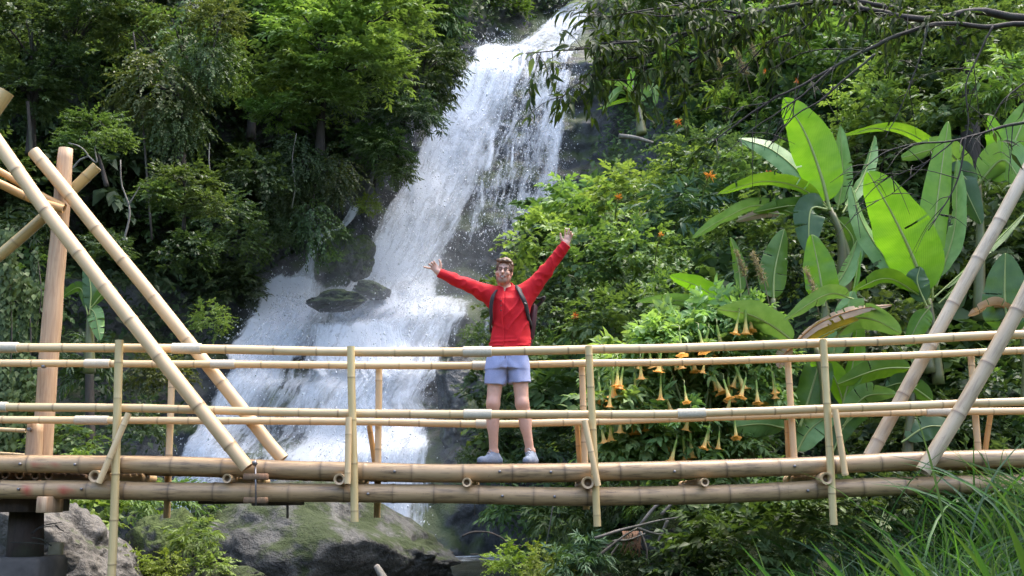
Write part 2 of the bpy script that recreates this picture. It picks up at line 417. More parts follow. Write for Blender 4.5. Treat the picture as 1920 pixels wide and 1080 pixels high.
uu = np.concatenate([np.arange(-300, -20, 20), np.arange(-20, 20, .4), np.arange(20, 301, 20)]); vv = np.concatenate([np.arange(-300, -10, 20), np.arange(-10, 30, .4), np.arange(30, 301, 20)])
X, Y = np.meshgrid(uu, vv, indexing='ij')
obj('ground', mesh_np('ground', np.stack([X, Y, groundZ(np.clip(X, -20, 20), Y)], -1).reshape(-1, 3), grid_faces(len(uu), len(vv))), M['soil'], kind='structure')
uu = np.linspace(-90, 90, 61); vv = np.linspace(0, 1, 22); X, W = np.meshgrid(uu, vv, indexing='ij')
Yo = -12 - 16 * W - .0015 * X ** 2 * 0 + 1.6 * fbm(np.stack([X * .3, W * 6, X * 0], -1), 4, 6); Zo = -1 + 11 * W + 1.5 * fbm(np.stack([X * .25, W * 5, X * 0 + 4], -1), 4, 7)
obj('hillside', mesh_np('hillside', np.stack([X, Yo, Zo], -1).reshape(-1, 3), grid_faces(61, 22)), M['soil'], kind='structure')     # unseen slope behind the camera, added to block low sky light
rg0 = np.random.default_rng(2); nq = 5000; a_, b_ = rg0.integers(0, 61, nq), rg0.integers(0, 22, nq)
q0 = np.stack([X[a_, b_], Yo[a_, b_], Zo[a_, b_]], -1) + rg0.normal(0, 1.0, (nq, 3)) + np.array([0, .8, 0])
BACKLEAF = (q0, rg0)
m, nt, out = new_mat('pool_water'); g = G(nt)
pz = g.pos(); rip = g.noise(g.mapping(pz, (1.0, 2.2, 1)), 2.2, 5, .6); foam = g.noise(g.mapping(pz, (1.2, 1.2, 1)), 1.6, 5, .6)
sx = nt.nodes.new("ShaderNodeSeparateXYZ"); g.link(pz, sx.inputs[0])
near_fall = g.ramp(g.math('ADD', sx.outputs[1], g.math('MULTIPLY', foam, 8.0)), 24.5, 28.0)
b = g.n("BsdfPrincipled", i_IOR=1.33)
g.link(g.mix(near_fall, (.022, .024, .018), (.75, .8, .84)), b.inputs['Base Color']); g.link(g.ramp(near_fall, 0, 1, .06, .6), b.inputs['Roughness'])
g.link(g.bump(rip, .5, .08), b.inputs['Normal']); g.link(b.outputs[0], out.inputs[0])
uu = np.linspace(-9, 6, 90); vv = np.linspace(3, 26.5, 120); X, Y = np.meshgrid(uu, vv, indexing='ij')
obj('water', mesh_np('water', np.stack([X, Y, .02 * fbm(np.stack([X, Y, X * 0], -1), 3, 2)], -1).reshape(-1, 3), grid_faces(90, 120)), m, kind='structure')

# ------------------------------------------------------------------ the waterfall
def fall_mat(name, off):
    m, nt, out = new_mat(name); g = G(nt)
    uv = nt.nodes.new("ShaderNodeUVMap").outputs[0]
    dens = g.attr('dens').outputs['Fac']
    warp = g.noise(g.mapping(uv, (.6, .25, 1), (off, off * 2, 0)), 1.3, 3)
    vv_ = nt.nodes.new("ShaderNodeVectorMath"); vv_.operation = 'ADD'
    cx = nt.nodes.new("ShaderNodeCombineXYZ"); g.link(g.math('MULTIPLY', warp, .9), cx.inputs[0]); g.link(uv, vv_.inputs[0]); g.link(cx.outputs[0], vv_.inputs[1])
    streak = g.noise(g.mapping(vv_.outputs[0], (3.2, .42, 1), (off * 3, off, 0)), 1.6, 8, .66)
    speck = g.noise(g.mapping(vv_.outputs[0], (9.5, 4.2, 1), (off, off * 5, 0)), 1.5, 5, .7)
    clump = g.noise(g.mapping(vv_.outputs[0], (.9, .55, 1), (off * 7, 0, 0)), 1.4, 4, .6)
    val = g.math('ADD', g.math('ADD', g.math('MULTIPLY', streak, .86), g.math('MULTIPLY', speck, .36)), g.math('MULTIPLY', clump, .62))
    a = g.math('MULTIPLY', g.math('ADD', g.math('SUBTRACT', val, 1.15), dens), 3.6, True)
    b = g.n("BsdfPrincipled", i_Roughness=.5); b.inputs['Base Color'].default_value = (.86, .89, .94, 1); b.inputs['Specular IOR Level'].default_value = .3
    g.link(g.bump(val, .5, .15), b.inputs['Normal'])
    tl = g.n("BsdfTranslucent", i_0=(.80, .85, .93, 1)); mx = g.n("MixShader", i_0=.4); g.link(b.outputs[0], mx.inputs[1]); g.link(tl.outputs[0], mx.inputs[2])
    tp = g.n("BsdfTransparent"); fx = g.n("MixShader"); g.link(a, fx.inputs[0]); g.link(tp.outputs[0], fx.inputs[1]); g.link(mx.outputs[0], fx.inputs[2])
    g.link(fx.outputs[0], out.inputs[0]); return m
SHEETS = []        # (positions grid, density) kept for the spray
def sheet(name, L, Rr, off, dens, soft=(.12, .12), top=.0, bot=.0, nu=26, nv=70, seed=0, amp=.18, curve=None, ret=False):
    L = spline([[*p, 0] for p in L], nv)[:, :2]; Rr = spline([[*p, 0] for p in Rr], nv)[:, :2]
    V = np.zeros((nv, nu, 3)); u = np.linspace(0, 1, nu)
    for i in range(nv):
        for j in range(nu):
            q = L[i] * (1 - u[j]) + Rr[i] * u[j]; V[i, j] = hit(q[0], q[1], None, 0)
    V[..., 1] = np.minimum(V[..., 1], rockY(V[..., 0], V[..., 2]) + .1)
    # water leaves the rock in smooth arcs: smooth the depth along the flow
    for k in range(9): V[1:-1, :, 1] = (V[:-2, :, 1] + V[1:-1, :, 1] * 2 + V[2:, :, 1]) / 4
    V[..., 1] -= off + amp * fbm(np.stack([V[..., 0] * 1.2, V[..., 1] * 0 + seed, V[..., 2] * .4], -1), 3, seed)
    V[..., 2] = np.maximum(V[..., 2], -.1)
    dl = np.linalg.norm(np.diff(V, axis=0), axis=-1).mean(1); v = np.concatenate([[0], np.cumsum(dl)])
    uvx = (V[..., 0] - V[:, :1, 0]) * .6 + np.linspace(0, np.linalg.norm(V[nv // 2, 0] - V[nv // 2, -1]), nu)[None] * .4
    UV = np.stack([uvx + seed * 3.7, np.broadcast_to(v[:, None], uvx.shape) + seed * 1.3], -1)
    e = np.clip(u / max(soft[0], 1e-3), 0, 1) * np.clip((1 - u) / max(soft[1], 1e-3), 0, 1)
    t = np.linspace(0, 1, nv)
    D = (dens(t[:, None], u[None]) if callable(dens) else np.full((nv, nu), dens)) - .5 * (1 - e)[None]
    if top: D = D - .5 * (1 - np.clip(t / top, 0, 1))[:, None]
    if bot: D = D - .5 * (1 - np.clip((1 - t) / bot, 0, 1))[:, None]
    SHEETS.append((V, D))
    return V.reshape(-1, 3), grid_faces(nv, nu), UV.reshape(-1, 2), D.reshape(-1)
main_L = [(905, 92), (875, 130), (835, 195), (795, 265), (760, 340), (722, 410), (686, 480), (640, 560), (585, 622)]
main_R = [(1010, 90), (998, 150), (972, 230), (945, 310), (915, 390), (885, 460), (860, 520), (860, 580), (870, 630)]
veil_L = [(945, 95), (915, 180), (888, 280), (866, 380), (850, 480), (840, 560)]
veil_R = [(1085, 92), (1078, 180), (1066, 280), (1058, 380), (1000, 460), (930, 560)]
low_L = [(530, 522), (478, 600), (432, 670), (392, 740), (350, 820), (318, 880), (300, 960), (285, 1045)]
low_R = [(905, 560), (897, 600), (876, 660), (856, 720), (846, 780), (832, 840), (818, 920), (806, 1040)]
chute_L = [(1062, 8), (1026, 36), (992, 66), (940, 96)]; chute_R = [(1112, 8), (1106, 50), (1092, 95), (1078, 130)]
SPEC = [
    (main_L, main_R, .30, lambda t, u: .70 - .78 * np.clip(u - .36, 0, 1) - .02 * t + 0 * u, (.10, .25), 0, .08, 30, 80),
    (main_L, main_R, .75, lambda t, u: .50 - .75 * np.clip(u - .36, 0, 1) + 0 * t, (.14, .3), .05, .1, 30, 80),
    (veil_L, veil_R, .22, lambda t, u: .29 + .04 * np.clip((.35 - u) / .3, 0, 1) - .08 * np.clip((t - .45) / .3, 0, 1) + .13 * np.clip((u - .55) / .3, 0, 1) - .02 * t, (.15, .12), 0, .25, 26, 60),
    (veil_L, veil_R, .5, lambda t, u: .19 + .04 * np.clip((.35 - u) / .3, 0, 1) + .12 * np.clip((u - .55) / .3, 0, 1) + 0 * t, (.2, .12), .1, .3, 26, 60),
    (low_L, low_R, .25, lambda t, u: .44 - .10 * np.clip((u - .72) / .28, 0, 1) + .14 * np.exp(-((u - .62) / .13) ** 2) + .10 * np.exp(-((u - .12) / .12) ** 2) - .16 * np.exp(-((u - .33) / .09) ** 2) * np.clip(t * 4, 0, 1) + .12 * np.exp(-(t / .12) ** 2) + .22 * np.clip((t - .5) / .25, 0, 1) * np.clip((u - .5) / .2, 0, 1), (.07, .10), .03, 0, 44, 80),
    (low_L, low_R, .65, lambda t, u: .27 + .10 * np.sin(u * 9 + 1) + 0 * t, (.1, .14), .08, 0, 44, 80),
    (chute_L, chute_R, .2, lambda t, u: .48 - .1 * u + 0 * t, (.12, .15), 0, .05, 16, 26),
    ([(662, 385), (640, 425), (590, 452), (574, 500), (535, 530)], [(688, 378), (664, 425), (612, 464), (598, 505), (608, 545)], .35, .50, (.2, .2), .1, 0, 12, 26),
    ([(520, 520), (480, 590), (450, 640), (415, 690)], [(605, 525), (600, 590), (580, 640), (570, 700)], .6, .72, (.15, .2), .06, .15, 18, 26),
    ([(590, 600), (570, 660), (560, 720)], [(760, 600), (800, 660), (820, 730)], .95, .55, (.2, .25), .2, .3, 20, 26),
]
for k, x0, y0, x1, y1, wd, dn in ((0, 968, 96, 948, 215, 12, 0.56), (1, 985, 100, 962, 170, 10, 0.48), (2, 955, 105, 925, 200, 9, 0.48), (3, 925, 250, 905, 355, 15, 0.44), (4, 962, 262, 958, 345, 9, 0.38),
                                 (5, 1005, 98, 985, 160, 10, 0.44), (6, 905, 330, 902, 420, 12, 0.28), (7, 940, 238, 965, 250, 26, 0.38), (8, 920, 590, 880, 700, 22, 0.38), (9, 950, 445, 900, 470, 16, 0.33)):
    SPEC.append(([(x0 - wd / 2, y0), ((x0 * .7 + x1 * .3) - wd * .6, y0 * .5 + y1 * .5), (x1 - wd, y1)], [(x0 + wd / 2, y0), ((x0 * .7 + x1 * .3) + wd * .6, y0 * .5 + y1 * .5), (x1 + wd, y1)], .42, dn, (.3, .3), .05, .3, 6, 24))
jv = Join(); uvs = []
for k, (L, Rr, off, dens, soft, top, bot, nu, nv) in enumerate(SPEC):
    V, Fq, UV, D = sheet('w', L, Rr, off, dens, soft, top, bot, nu, nv, seed=k)
    jv.add(V, Fq, dens=D); uvs.append(UV)
V, Fa, A = jv.get()
obj('falling_water', mesh_np('falling_water', V, Fa, True, A, np.vstack(uvs)), fall_mat('white_water', 1.7), kind='structure')
# thrown drops: tiny stretched tetrahedra in front of and beside the falling sheets
drops = []
for (Vg, Dg), n in zip(SHEETS, (7000, 5000, 5000, 3000, 3000, 2500, 1000, 300, 1500, 1000)):
    nv, nu = Dg.shape; wgt = np.clip(Dg - .05, .02, 1).ravel(); wgt /= wgt.sum()
    idx = RNG.choice(len(wgt), n, p=wgt); q = Vg.reshape(-1, 3)[idx] + RNG.normal(0, 1, (n, 3)) * np.array([.22, .1, .2])
    q[:, 1] -= RNG.exponential(.25, n); drops.append(q)
q = np.vstack(drops); q = q[q[:, 2] > .05]; n = len(q)
s = .0045 + RNG.exponential(.0055, n); tet = np.array([[0, 0, 1.6], [.9, 0, -.6], [-.5, .8, -.6], [-.5, -.8, -.6]])
e1 = norm(RNG.normal(0, 1, (n, 3))); e2 = norm(np.cross(e1, RNG.normal(0, 1, (n, 3)))); e3 = np.cross(e1, e2)
V = (q[:, None] + (tet[None, :, :1] * e1[:, None] + tet[None, :, 1:2] * e2[:, None] + tet[None, :, 2:] * e3[:, None]) * s[:, None, None] * np.array([.85, .85, 1.25])).reshape(-1, 3)
Ft = (np.arange(n)[:, None, None] * 4 + np.array([[0, 1, 2], [0, 2, 3], [0, 3, 1], [1, 3, 2]])[None]).reshape(-1, 3)
m, nt, out = new_mat('spray_drop'); g = G(nt); b = g.n("BsdfPrincipled", i_Roughness=.4); b.inputs['Base Color'].default_value = (.85, .88, .92, 1)
tl = g.n("BsdfTranslucent", i_0=(.85, .88, .92, 1)); mx = g.n("MixShader", i_0=.4); g.link(b.outputs[0], mx.inputs[1]); g.link(tl.outputs[0], mx.inputs[2]); g.link(mx.outputs[0], out.inputs[0])
obj('spray', mesh_np('spray', V, Ft, False), m, kind='stuff')
# drifting mist: soft-edged closed volumes nested in one another
def ico(sub=3):
    import bmesh
    bm = bmesh.new(); bmesh.ops.create_icosphere(bm, subdivisions=sub, radius=1.0)
    V = np.array([v.co[:] for v in bm.verts]); Ft = np.array([[v.index for v in f.verts] for f in bm.faces]); bm.free(); return V, Ft
m, nt, out = new_mat('mist_air'); g = G(nt); pv = g.n("VolumePrincipled"); pv.inputs['Color'].default_value = (.93, .96, 1, 1); pv.inputs['Density'].default_value = .04; pv.inputs['Anisotropy'].default_value = .2
g.link(pv.outputs[0], out.inputs['Volume'])
IV, IF = ico(3)
for px, py, Yd, rx, ry, rz in ((700, 590, 25.2, 3.2, 1.3, 1.9), (690, 600, 25.1, 2.2, 1.0, 1.2), (720, 850, 23.8, 3.6, 1.6, 2.2), (760, 930, 23.6, 2.6, 1.3, 1.4), (770, 420, 27.0, 1.3, 1.0, 2.6), (830, 480, 26.4, 1.9, 1.0, 1.9), (860, 990, 23.4, 2.2, 1.2, 1.0)):
    c = P(px, py, Yd); o = obj('mist', mesh_np('mist', IV * np.array([rx, ry, rz]) * (1 + .12 * fbm(IV * 1.7 + px, 2, 4))[:, None] + c, IF), m, kind='stuff')

# ------------------------------------------------------------------ foliage builders
LEAF = (np.array([[0, 0, 0], [-.5, .42, .10], [0, .45, 0], [.5, .42, .10], [0, 1, -.14]]), np.array([[0, 2, 1], [0, 3, 2], [1, 2, 4], [2, 3, 4]]))
LANCE = (np.array([[0, 0, 0], [-.5, .28, .06], [0, .3, 0], [.5, .28, .06], [-.36, .65, -.03], [0, .66, -.08], [.36, .65, -.03], [0, 1, -.26]]),
         np.array([[0, 2, 1], [0, 3, 2], [1, 2, 4], [2, 5, 4], [2, 3, 5], [3, 6, 5], [4, 5, 7], [5, 6, 7]]))
def leaves(pos, fwd, up, length, width, tint, tmpl=LEAF):
    n = len(pos); f = norm(fwd); r = norm(np.cross(f, up)); u = np.cross(r, f)
    T, Ft = tmpl; length = np.broadcast_to(length, (n,)); width = np.broadcast_to(width, (n,))
    V = pos[:, None] + r[:, None] * (T[None, :, :1] * width[:, None, None]) + f[:, None] * (T[None, :, 1:2] * length[:, None, None]) + u[:, None] * (T[None, :, 2:] * length[:, None, None])
    k = len(T)
    return V.reshape(-1, 3), (np.arange(n)[:, None, None] * k + Ft[None]).reshape(-1, 3), np.repeat(np.broadcast_to(tint, (n,)), k)
def rdir(n, rng): return norm(rng.normal(0, 1, (n, 3)))
def crown(seed, rad=(1, 1, .9), sprays=170, per=16, sl=.46, ll=.13, lw=.5, droop=.5, tmpl=LEAF, shell=.3, low=-.6, flat=.6, lump=.42, layered=False, hang=0.0):
    """leaves set along short twigs that fan out through an uneven crown volume; per-leaf tint is leaf age, nothing to do with the light"""
    rng = np.random.default_rng(seed)
    d = rdir(sprays * 3, rng); d = d[d[:, 2] > low][:sprays]; k = len(d)
    lm = 1 + lump * 1.6 * fbm(d * 1.9 + seed, 3, seed)
    r = (shell + (.86 - shell) * rng.random(k) ** .5) * lm
    c = d * r[:, None] * np.array(rad)
    if layered: c[:, 2] = np.round(c[:, 2] / .34) * .34 + rng.normal(0, .03, k)
    a = d * .9 + rng.normal(0, .5, (k, 3)); a[:, 2] = a[:, 2] * flat + .12 - hang; a = norm(a)
    L = sl * (.55 + .8 * rng.random(k)); ct = rng.random(k) * .6
    sid = np.repeat(np.arange(k), per); n = len(sid); t = np.tile(np.linspace(.1, 1, per), k) + rng.normal(0, .03, n)
    up0 = np.array([0, 0, 1.0]) + rng.normal(0, .25, (k, 3)) + d * .25
    side = norm(np.cross(a, up0)); upv = np.cross(side, a)
    pos = c[sid] + a[sid] * (t * L[sid])[:, None] - np.array([0, 0, 1]) * (droop * .5 * L[sid] * t ** 2.2)[:, None]
    sg = np.where(np.arange(n) % 2, 1.0, -1.0)
    pos = pos + rng.normal(0, .012, (n, 3))
    f = a[sid] * (.35 + .75 * t[:, None]) + side[sid] * (sg * (1.15 - .75 * t))[:, None] + rng.normal(0, .28, (n, 3)); f[:, 2] -= droop * (.25 + .5 * t)
    up = upv[sid] + rng.normal(0, .3, (n, 3))
    ln = ll * (.65 + .6 * rng.random(n)) * (1.1 - .35 * t); tint = np.clip(ct[sid] + rng.random(n) * .3 + .12 * t, 0, 1)
    return leaves(pos, f, up, ln, ln * lw, tint, tmpl)
def limbs(seed, h, rad, r0, nb=6, trunk_bend=.1):
    """tapered trunk from z=-h to the crown with limbs into it"""
    rng = np.random.default_rng(seed); J = Join()
    t = spline([[0, 0, -h], [trunk_bend * rng.normal(), trunk_bend * rng.normal(), -h * .5], [0, 0, 0], [.1, 0, rad * .5]], 9)
    J.add(*tube(t, np.linspace(r0, r0 * .35, 9), 7))
    for k in range(nb):
        a = rng.random() * 6.28; s = t[3 + k % 5]; e = s + np.array([math.cos(a) * rad * .75, math.sin(a) * rad * .75, rad * (.25 + .5 * rng.random())])
        mid = (s + e) / 2 + np.array([0, 0, .12 * rad]) + rng.normal(0, .06 * rad, 3)
        J.add(*tube(spline([s, mid, e], 6), np.linspace(r0 * .5, r0 * .1, 6), 5))
    return J.get()
class Protos(dict):
    """foliage meshes, one per (shape, leaf colour), made when first asked for"""
    def __missing__(s, key):
        shp, mt = key
        if shp not in CLOUD: CLOUD[shp] = crown(**SHAPES[shp])
        V, Fa, t = CLOUD[shp]; me = mesh_np('foliage', V, Fa, False, {'tint': t}); me.materials.append(M[mt]); s[key] = me
        return me
PROTO, CLOUD = Protos(), {}
SHAPES = {
    'round': dict(seed=1, ll=.15, lw=.58),
    'round2': dict(seed=2, rad=(1.15, 1, .8), sprays=150, ll=.18, lw=.5, sl=.5),
    'fine': dict(seed=3, sprays=230, per=18, sl=.42, ll=.105, lw=.6),
    'layer': dict(seed=4, rad=(1.3, 1.15, .8), sprays=150, per=18, sl=.62, flat=.15, ll=.19, lw=.40, droop=.3, layered=True, tmpl=LANCE),
    'lance': dict(seed=5, sprays=130, per=14, sl=.5, ll=.25, lw=.24, droop=.7, tmpl=LANCE),
    'broad': dict(seed=6, sprays=100, per=9, sl=.5, ll=.30, lw=.6, droop=.45),
    'drape': dict(seed=7, rad=(.9, .8, 1.25), sprays=190, per=18, sl=.6, ll=.12, lw=.55, droop=.9, low=-.95, hang=.8),
}
for k_ in list(SHAPES):          # the same habits with leaves larger against the bush, for small bushes near the bridge
    q_ = dict(SHAPES[k_]); q_['seed'] += 20; q_['sprays'] = int(q_.get('sprays', 170) * .5); q_['per'] = max(6, int(q_.get('per', 16) * .75)); q_['ll'] *= 1.6; q_['sl'] = q_.get('sl', .46) * 1.25; SHAPES[k_ + '_b'] = q_
STEMS = []
for k in range(3):
    V, Fa, A = limbs(40 + k, 1.1, 1.0, .07, 7); me = mesh_np('stems', V, Fa); me.materials.append(M['bark']); STEMS.append(me)
def shrub_at(name, c, r, key, label, cat, group, parts=False, squash=1.0, rng=random):
    rot = (rng.uniform(-.15, .15), rng.uniform(-.15, .15), rng.uniform(0, 6.28))
    sc = (r * rng.uniform(.88, 1.15), r * rng.uniform(.88, 1.15), r * squash * rng.uniform(.85, 1.15))
    if parts:
        t = thing(name, label, cat, c, group); t.rotation_euler = rot; t.scale = sc
        f = obj('crown', PROTO[key], None, t); s_ = obj('trunk', STEMS[rng.randrange(3)], None, t)
        return t
    o = obj(name, PROTO[key]); o.location = [float(x) for x in c]; o.rotation_euler = rot; o.scale = sc
    return tag(o, label, cat, group)

# ------------------------------------------------------------------ undergrowth and shrubs on the slopes
rng = np.random.default_rng(31); pts = []
n = 60000
Xs = rng.uniform(-17, 15, n * 3); Zs = rng.uniform(-.4, 19, n * 3)
dl = np.interp(Zs, XLz, XLx) - Xs; dr = Xs - np.interp(Zs, XRz, XRx)
keep = (dl > .25) | (dr > .15) | (Zs > 17.6)
Xs, Zs = Xs[keep][:n], Zs[keep][:n]; n = len(Xs)
base = np.stack([Xs, np.minimum(surfY(Xs, Zs), rockY(Xs, Zs)) - rng.uniform(0, .9, n), Zs], -1)
fw = np.stack([rng.normal(0, .7, n), -np.abs(rng.normal(.6, .4, n)), rng.normal(-.3, .4, n)], -1); up = np.stack([rng.normal(0, .4, n), np.full(n, -.6), np.ones(n)], -1)
L = .13 + .17 * rng.random(n) ** 2
tn = np.clip(.5 + .5 * fbm(base * .6, 3, 8) + rng.normal(0, .15, n) - .15, 0, 1)
onr = (Xs - np.interp(Zs, XRz, XRx) > -1)
for sel, m_ in ((~onr, 'l_dark'), (onr, 'l_mid')):
    V, Ft, t = leaves(base[sel], fw[sel], up[sel], L[sel], L[sel] * .55, tn[sel])
    obj('undergrowth', mesh_np('undergrowth', V, Ft, False, {'tint': t}), M[m_], kind='stuff')

q0, rg0 = BACKLEAF
V, Ft, t = leaves(q0, rg0.normal(0, 1, (len(q0), 3)), np.array([0, .5, 1]) + rg0.normal(0, .5, (len(q0), 3)), .9, .6, rg0.random(len(q0)))
obj('undergrowth', mesh_np('undergrowth', V, Ft, False, {'tint': t}), M['l_dark'], kind='stuff')  # leaf cover for the unseen light-blocking slope added behind the camera
GL, GR, GT = 'dark shrubs covering the wooded cliff left of the waterfall', 'leafy shrubs covering the slope right of the waterfall', 'shrubs along the rim above the waterfall'
rr = random.Random(5); count = 0; SLOPE = []
def visible(p, r):
    x, y = proj(np.array(p)); s = F * r / p[1]
    return -s * .6 < x < 1920 + s * .6 and -s * .7 < y < 1080 + s
LEFTKEYS = [(('round', 'l_dark'), 'dark round-leaved shrub'), (('round2', 'l_dark'), 'dark green bushy shrub'), (('lance', 'l_dark'), 'dark narrow-leaved shrub'), (('drape', 'l_dark'), 'dark trailing shrub'),
            (('fine', 'l_dark'), 'dark tiny-leaved shrub'), (('fine', 'l_olive'), 'olive tiny-leaved shrub'), (('round', 'l_mid'), 'mid green round-leaved shrub'), (('layer', 'l_mid'), 'mid green layered shrub'), (('broad', 'l_blue'), 'blue-green broad-leaved shrub')]
LW = [5, 5, 4, 4, 4, 2, 3, 1.3, 1]
RIGHTKEYS = [(('round', 'l_mid'), 'mid green round-leaved shrub'), (('round2', 'l_mid'), 'mid green bushy shrub'), (('round2', 'l_bright'), 'bright green bushy shrub'), (('fine', 'l_mid'), 'mid green tiny-leaved shrub'), (('fine', 'l_bright'), 'bright green tiny-leaved shrub'),
             (('lance', 'l_mid'), 'mid green narrow-leaved shrub'), (('broad', 'l_mid'), 'mid green broad-leaved shrub'), (('broad', 'l_blue'), 'blue-green broad-leaved shrub'), (('round', 'l_dark'), 'dark round-leaved shrub'), (('drape', 'l_mid'), 'green trailing shrub'), (('lance', 'l_blue'), 'blue-green narrow-leaved shrub')]
RW = [4, 4, 3, 4, 3, 2, 3, 2, 3, 2, 1.5]
def scatter(x0, x1, z0, z1, step, side, rbase):
    global count
    z = z0
    while z < z1:
        x = x0 + rr.random() * step
        while x < x1:
            X_, Z_ = x + rr.uniform(-.4, .4) * step, z + rr.uniform(-.4, .4) * step
            x += step
            dl = float(np.interp(Z_, XLz, XLx)) - X_; dr = X_ - float(np.interp(Z_, XRz, XRx))
            r = rbase * rr.uniform(.75, 1.25)
            if side == 'L' and (dl < r * .75 or (abs(Z_ - 5.2) < 1.9 and dl < 3.4 and Z_ < 6.3)): continue
            if side == 'L' and Z_ < 4.2 and dl < 1.6: continue
            if side == 'R' and (dr < r * .6 or (8.2 < Z_ < 11.3 and dr < 2.6)): continue
            if side == 'T' and (dl < r * .7 and dr < r * .7): continue
            yy = float(surfY(X_, Z_)) - r * .35
            p = (X_, yy, Z_)
            if not visible(p, r): continue
            if side == 'L': (k, lb), gp = rr.choices(LEFTKEYS, LW)[0], GL; lb += ' on the dark wooded cliff left of the fall'
            elif side == 'R': (k, lb), gp = rr.choices(RIGHTKEYS, RW)[0], GR; lb += ' on the slope right of the fall'
            else: (k, lb), gp = rr.choices(RIGHTKEYS, RW)[0], GT; lb += ' on the rim above the waterfall'
            kind_ = lb.split(' on the ')[0]; o = shrub_at('shrub', p, r, k, lb, 'shrub', kind_ + {'L': ', left of the fall', 'R': ', right of the fall', 'T': ', above the fall'}[side], rng=rr); count += 1
            SLOPE.append((side, kind_, *[float(v) for v in proj(np.array(p))], o))
        z += step
scatter(-13, -1.5, .3, 15.2, 1.30, 'L', 1.08)
scatter(-.5, 13, .6, 15.5, 1.28, 'R', .95)
scatter(-12, 9, 15.6, 20.5, 2.0, 'T', 1.5)
def where(side, x, y):
    if side == 'T': return ('on the rim far left of the water', 'on the rim left of the water', 'on the rim right of the water', 'on the rim far right')[0 if x < 500 else 1 if x < 950 else 2 if x < 1400 else 3]
    if side == 'L':
        col = ('by the left edge', 'above the crossed poles', 'between poles and fall', 'close to the fall')[0 if x < 130 else 1 if x < 320 else 2 if x < 560 else 3]
        row = ('high on left cliff', 'halfway up left cliff', 'low on left cliff', 'behind the left railing')[0 if y < 170 else 1 if y < 380 else 2 if y < 640 else 3]
    else:
        col = ('next to the rock face', 'uphill of the raised hand', 'behind the banana plants', 'near the right edge')[0 if x < 1130 else 1 if x < 1350 else 2 if x < 1680 else 3]
        row = ('high on right slope', 'halfway up right slope', 'low on right slope', 'behind the right railing')[0 if y < 170 else 1 if y < 380 else 2 if y < 640 else 3]
    return row + ', ' + col
cells = {}
for side, kd, x, y, o in SLOPE: cells.setdefault((kd, where(side, x, y)), []).append((x, y, o))
for (kd, wh), v in cells.items():
    v.sort(key=lambda q: q[0]); names = [''] if len(v) == 1 else [', the left one', ', the right one'] if len(v) == 2 else [', leftmost', ', middle one', ', rightmost'] if len(v) == 3 else [', ' + w_ + ' from left' for w_ in ('first', 'second', 'third', 'fourth', 'fifth', 'sixth', 'seventh', 'eighth')]
    for (x, y, o), nm in zip(v, names): o['label'] = kd + ' ' + wh + nm
print('slope shrubs', count)

# named trees and bushes, each placed at its own distance
def tree(name, label, crowns, Yd, key, trunk=None, r0=.12, mat='bark_dark', group=None, cat='tree', squash=.85):
    """crowns: list of (px, py, radius px); trunk: pixel path from foot to crown"""
    c0 = P(crowns[0][0], crowns[0][1], Yd)
    foot = P(trunk[0][0], trunk[0][1], Yd + .3) if trunk else c0
    t = thing(name, label, cat, foot, group); rs = random.Random(int(crowns[0][0] * 7 + crowns[0][1]))
    for px, py, rp in crowns:
        c = P(px, py, Yd + rs.uniform(-.6, .4)) - foot; r = rp / F * Yd
        o = obj('crown', PROTO[key if not isinstance(key, list) else rs.choice(key)], None, t); o.location = c
        o.rotation_euler = (rs.uniform(-.15, .15), rs.uniform(-.15, .15), rs.uniform(0, 6.28)); o.scale = (r, r, r * squash)
    J = Join()
    if trunk:
        top = P(*trunk[-1], Yd + .3); path = spline([P(x, y, Yd + .3) for x, y in trunk], 12)
        J.add(*tube(path, np.linspace(r0, r0 * .45, 12), 8))
    else:
        top = c0 - np.array([0, -.2, crowns[0][2] / F * Yd * .6]); J.add(*tube(spline([top - np.array([0, -.6, 1.4]), top], 5), np.linspace(r0, r0 * .6, 5), 7))
    for px, py, rp in crowns:
        e = P(px, py, Yd); mid = (top + e) / 2 + np.array([0, 0, .15])
        J.add(*tube(spline([top, mid, e], 7), np.linspace(r0 * .5, r0 * .15, 7), 6))
        for k in range(4):
            q = e + np.array([rs.uniform(-1, 1), rs.uniform(-1, .5), rs.uniform(-.3, .6)]) * rp / F * Yd * .7
            J.add(*tube(spline([mid, (mid + q) / 2 + np.array([0, 0, .1]), q], 6), np.linspace(r0 * .25, r0 * .06, 6), 5))
    V, Fa, A = J.get(); part('trunk', V, Fa, M[mat], t)
    return t
LB = ('layer', 'l_bright')
tree('layered_tree', 'bright green tree with leaves in layered tiers above the dark gully left of the fall', [(610, 70, 95), (545, 150, 80), (670, 130, 80), (700, 30, 85), (520, 215, 48), (600, 190, 60), (585, 10, 70)], 22.5, LB, [(600, 290), (602, 230), (610, 170)], .12)
tree('draped_tree', 'olive tree draped in creepers above the crossed bamboo poles', [(345, 75, 95), (300, 165, 85), (395, 120, 65), (330, 225, 60), (255, 60, 80), (405, 40, 60)], 19.5, [('drape', 'l_olive'), ('fine', 'l_olive'), ('drape', 'l_mid')], [(340, 330), (342, 260), (345, 200)], .10)
tree('dark_tree', 'tall dark tree filling the top left corner', [(60, 60, 110), (150, 30, 90), (40, 170, 80), (120, 130, 70), (200, 20, 70)], 20, [('round', 'l_dark'), ('fine', 'l_dark')], [(58, 290), (60, 200)], .12)
tree('dense_tree', 'dense dark tree standing against the left edge of the upper fall', [(770, 150, 80), (720, 195, 60), (820, 115, 55), (700, 120, 50), (775, 215, 55)], 25.5, [('lance', 'l_dark'), ('fine', 'l_dark'), ('lance', 'l_blue')], [(745, 330), (750, 260), (765, 190)], .12)
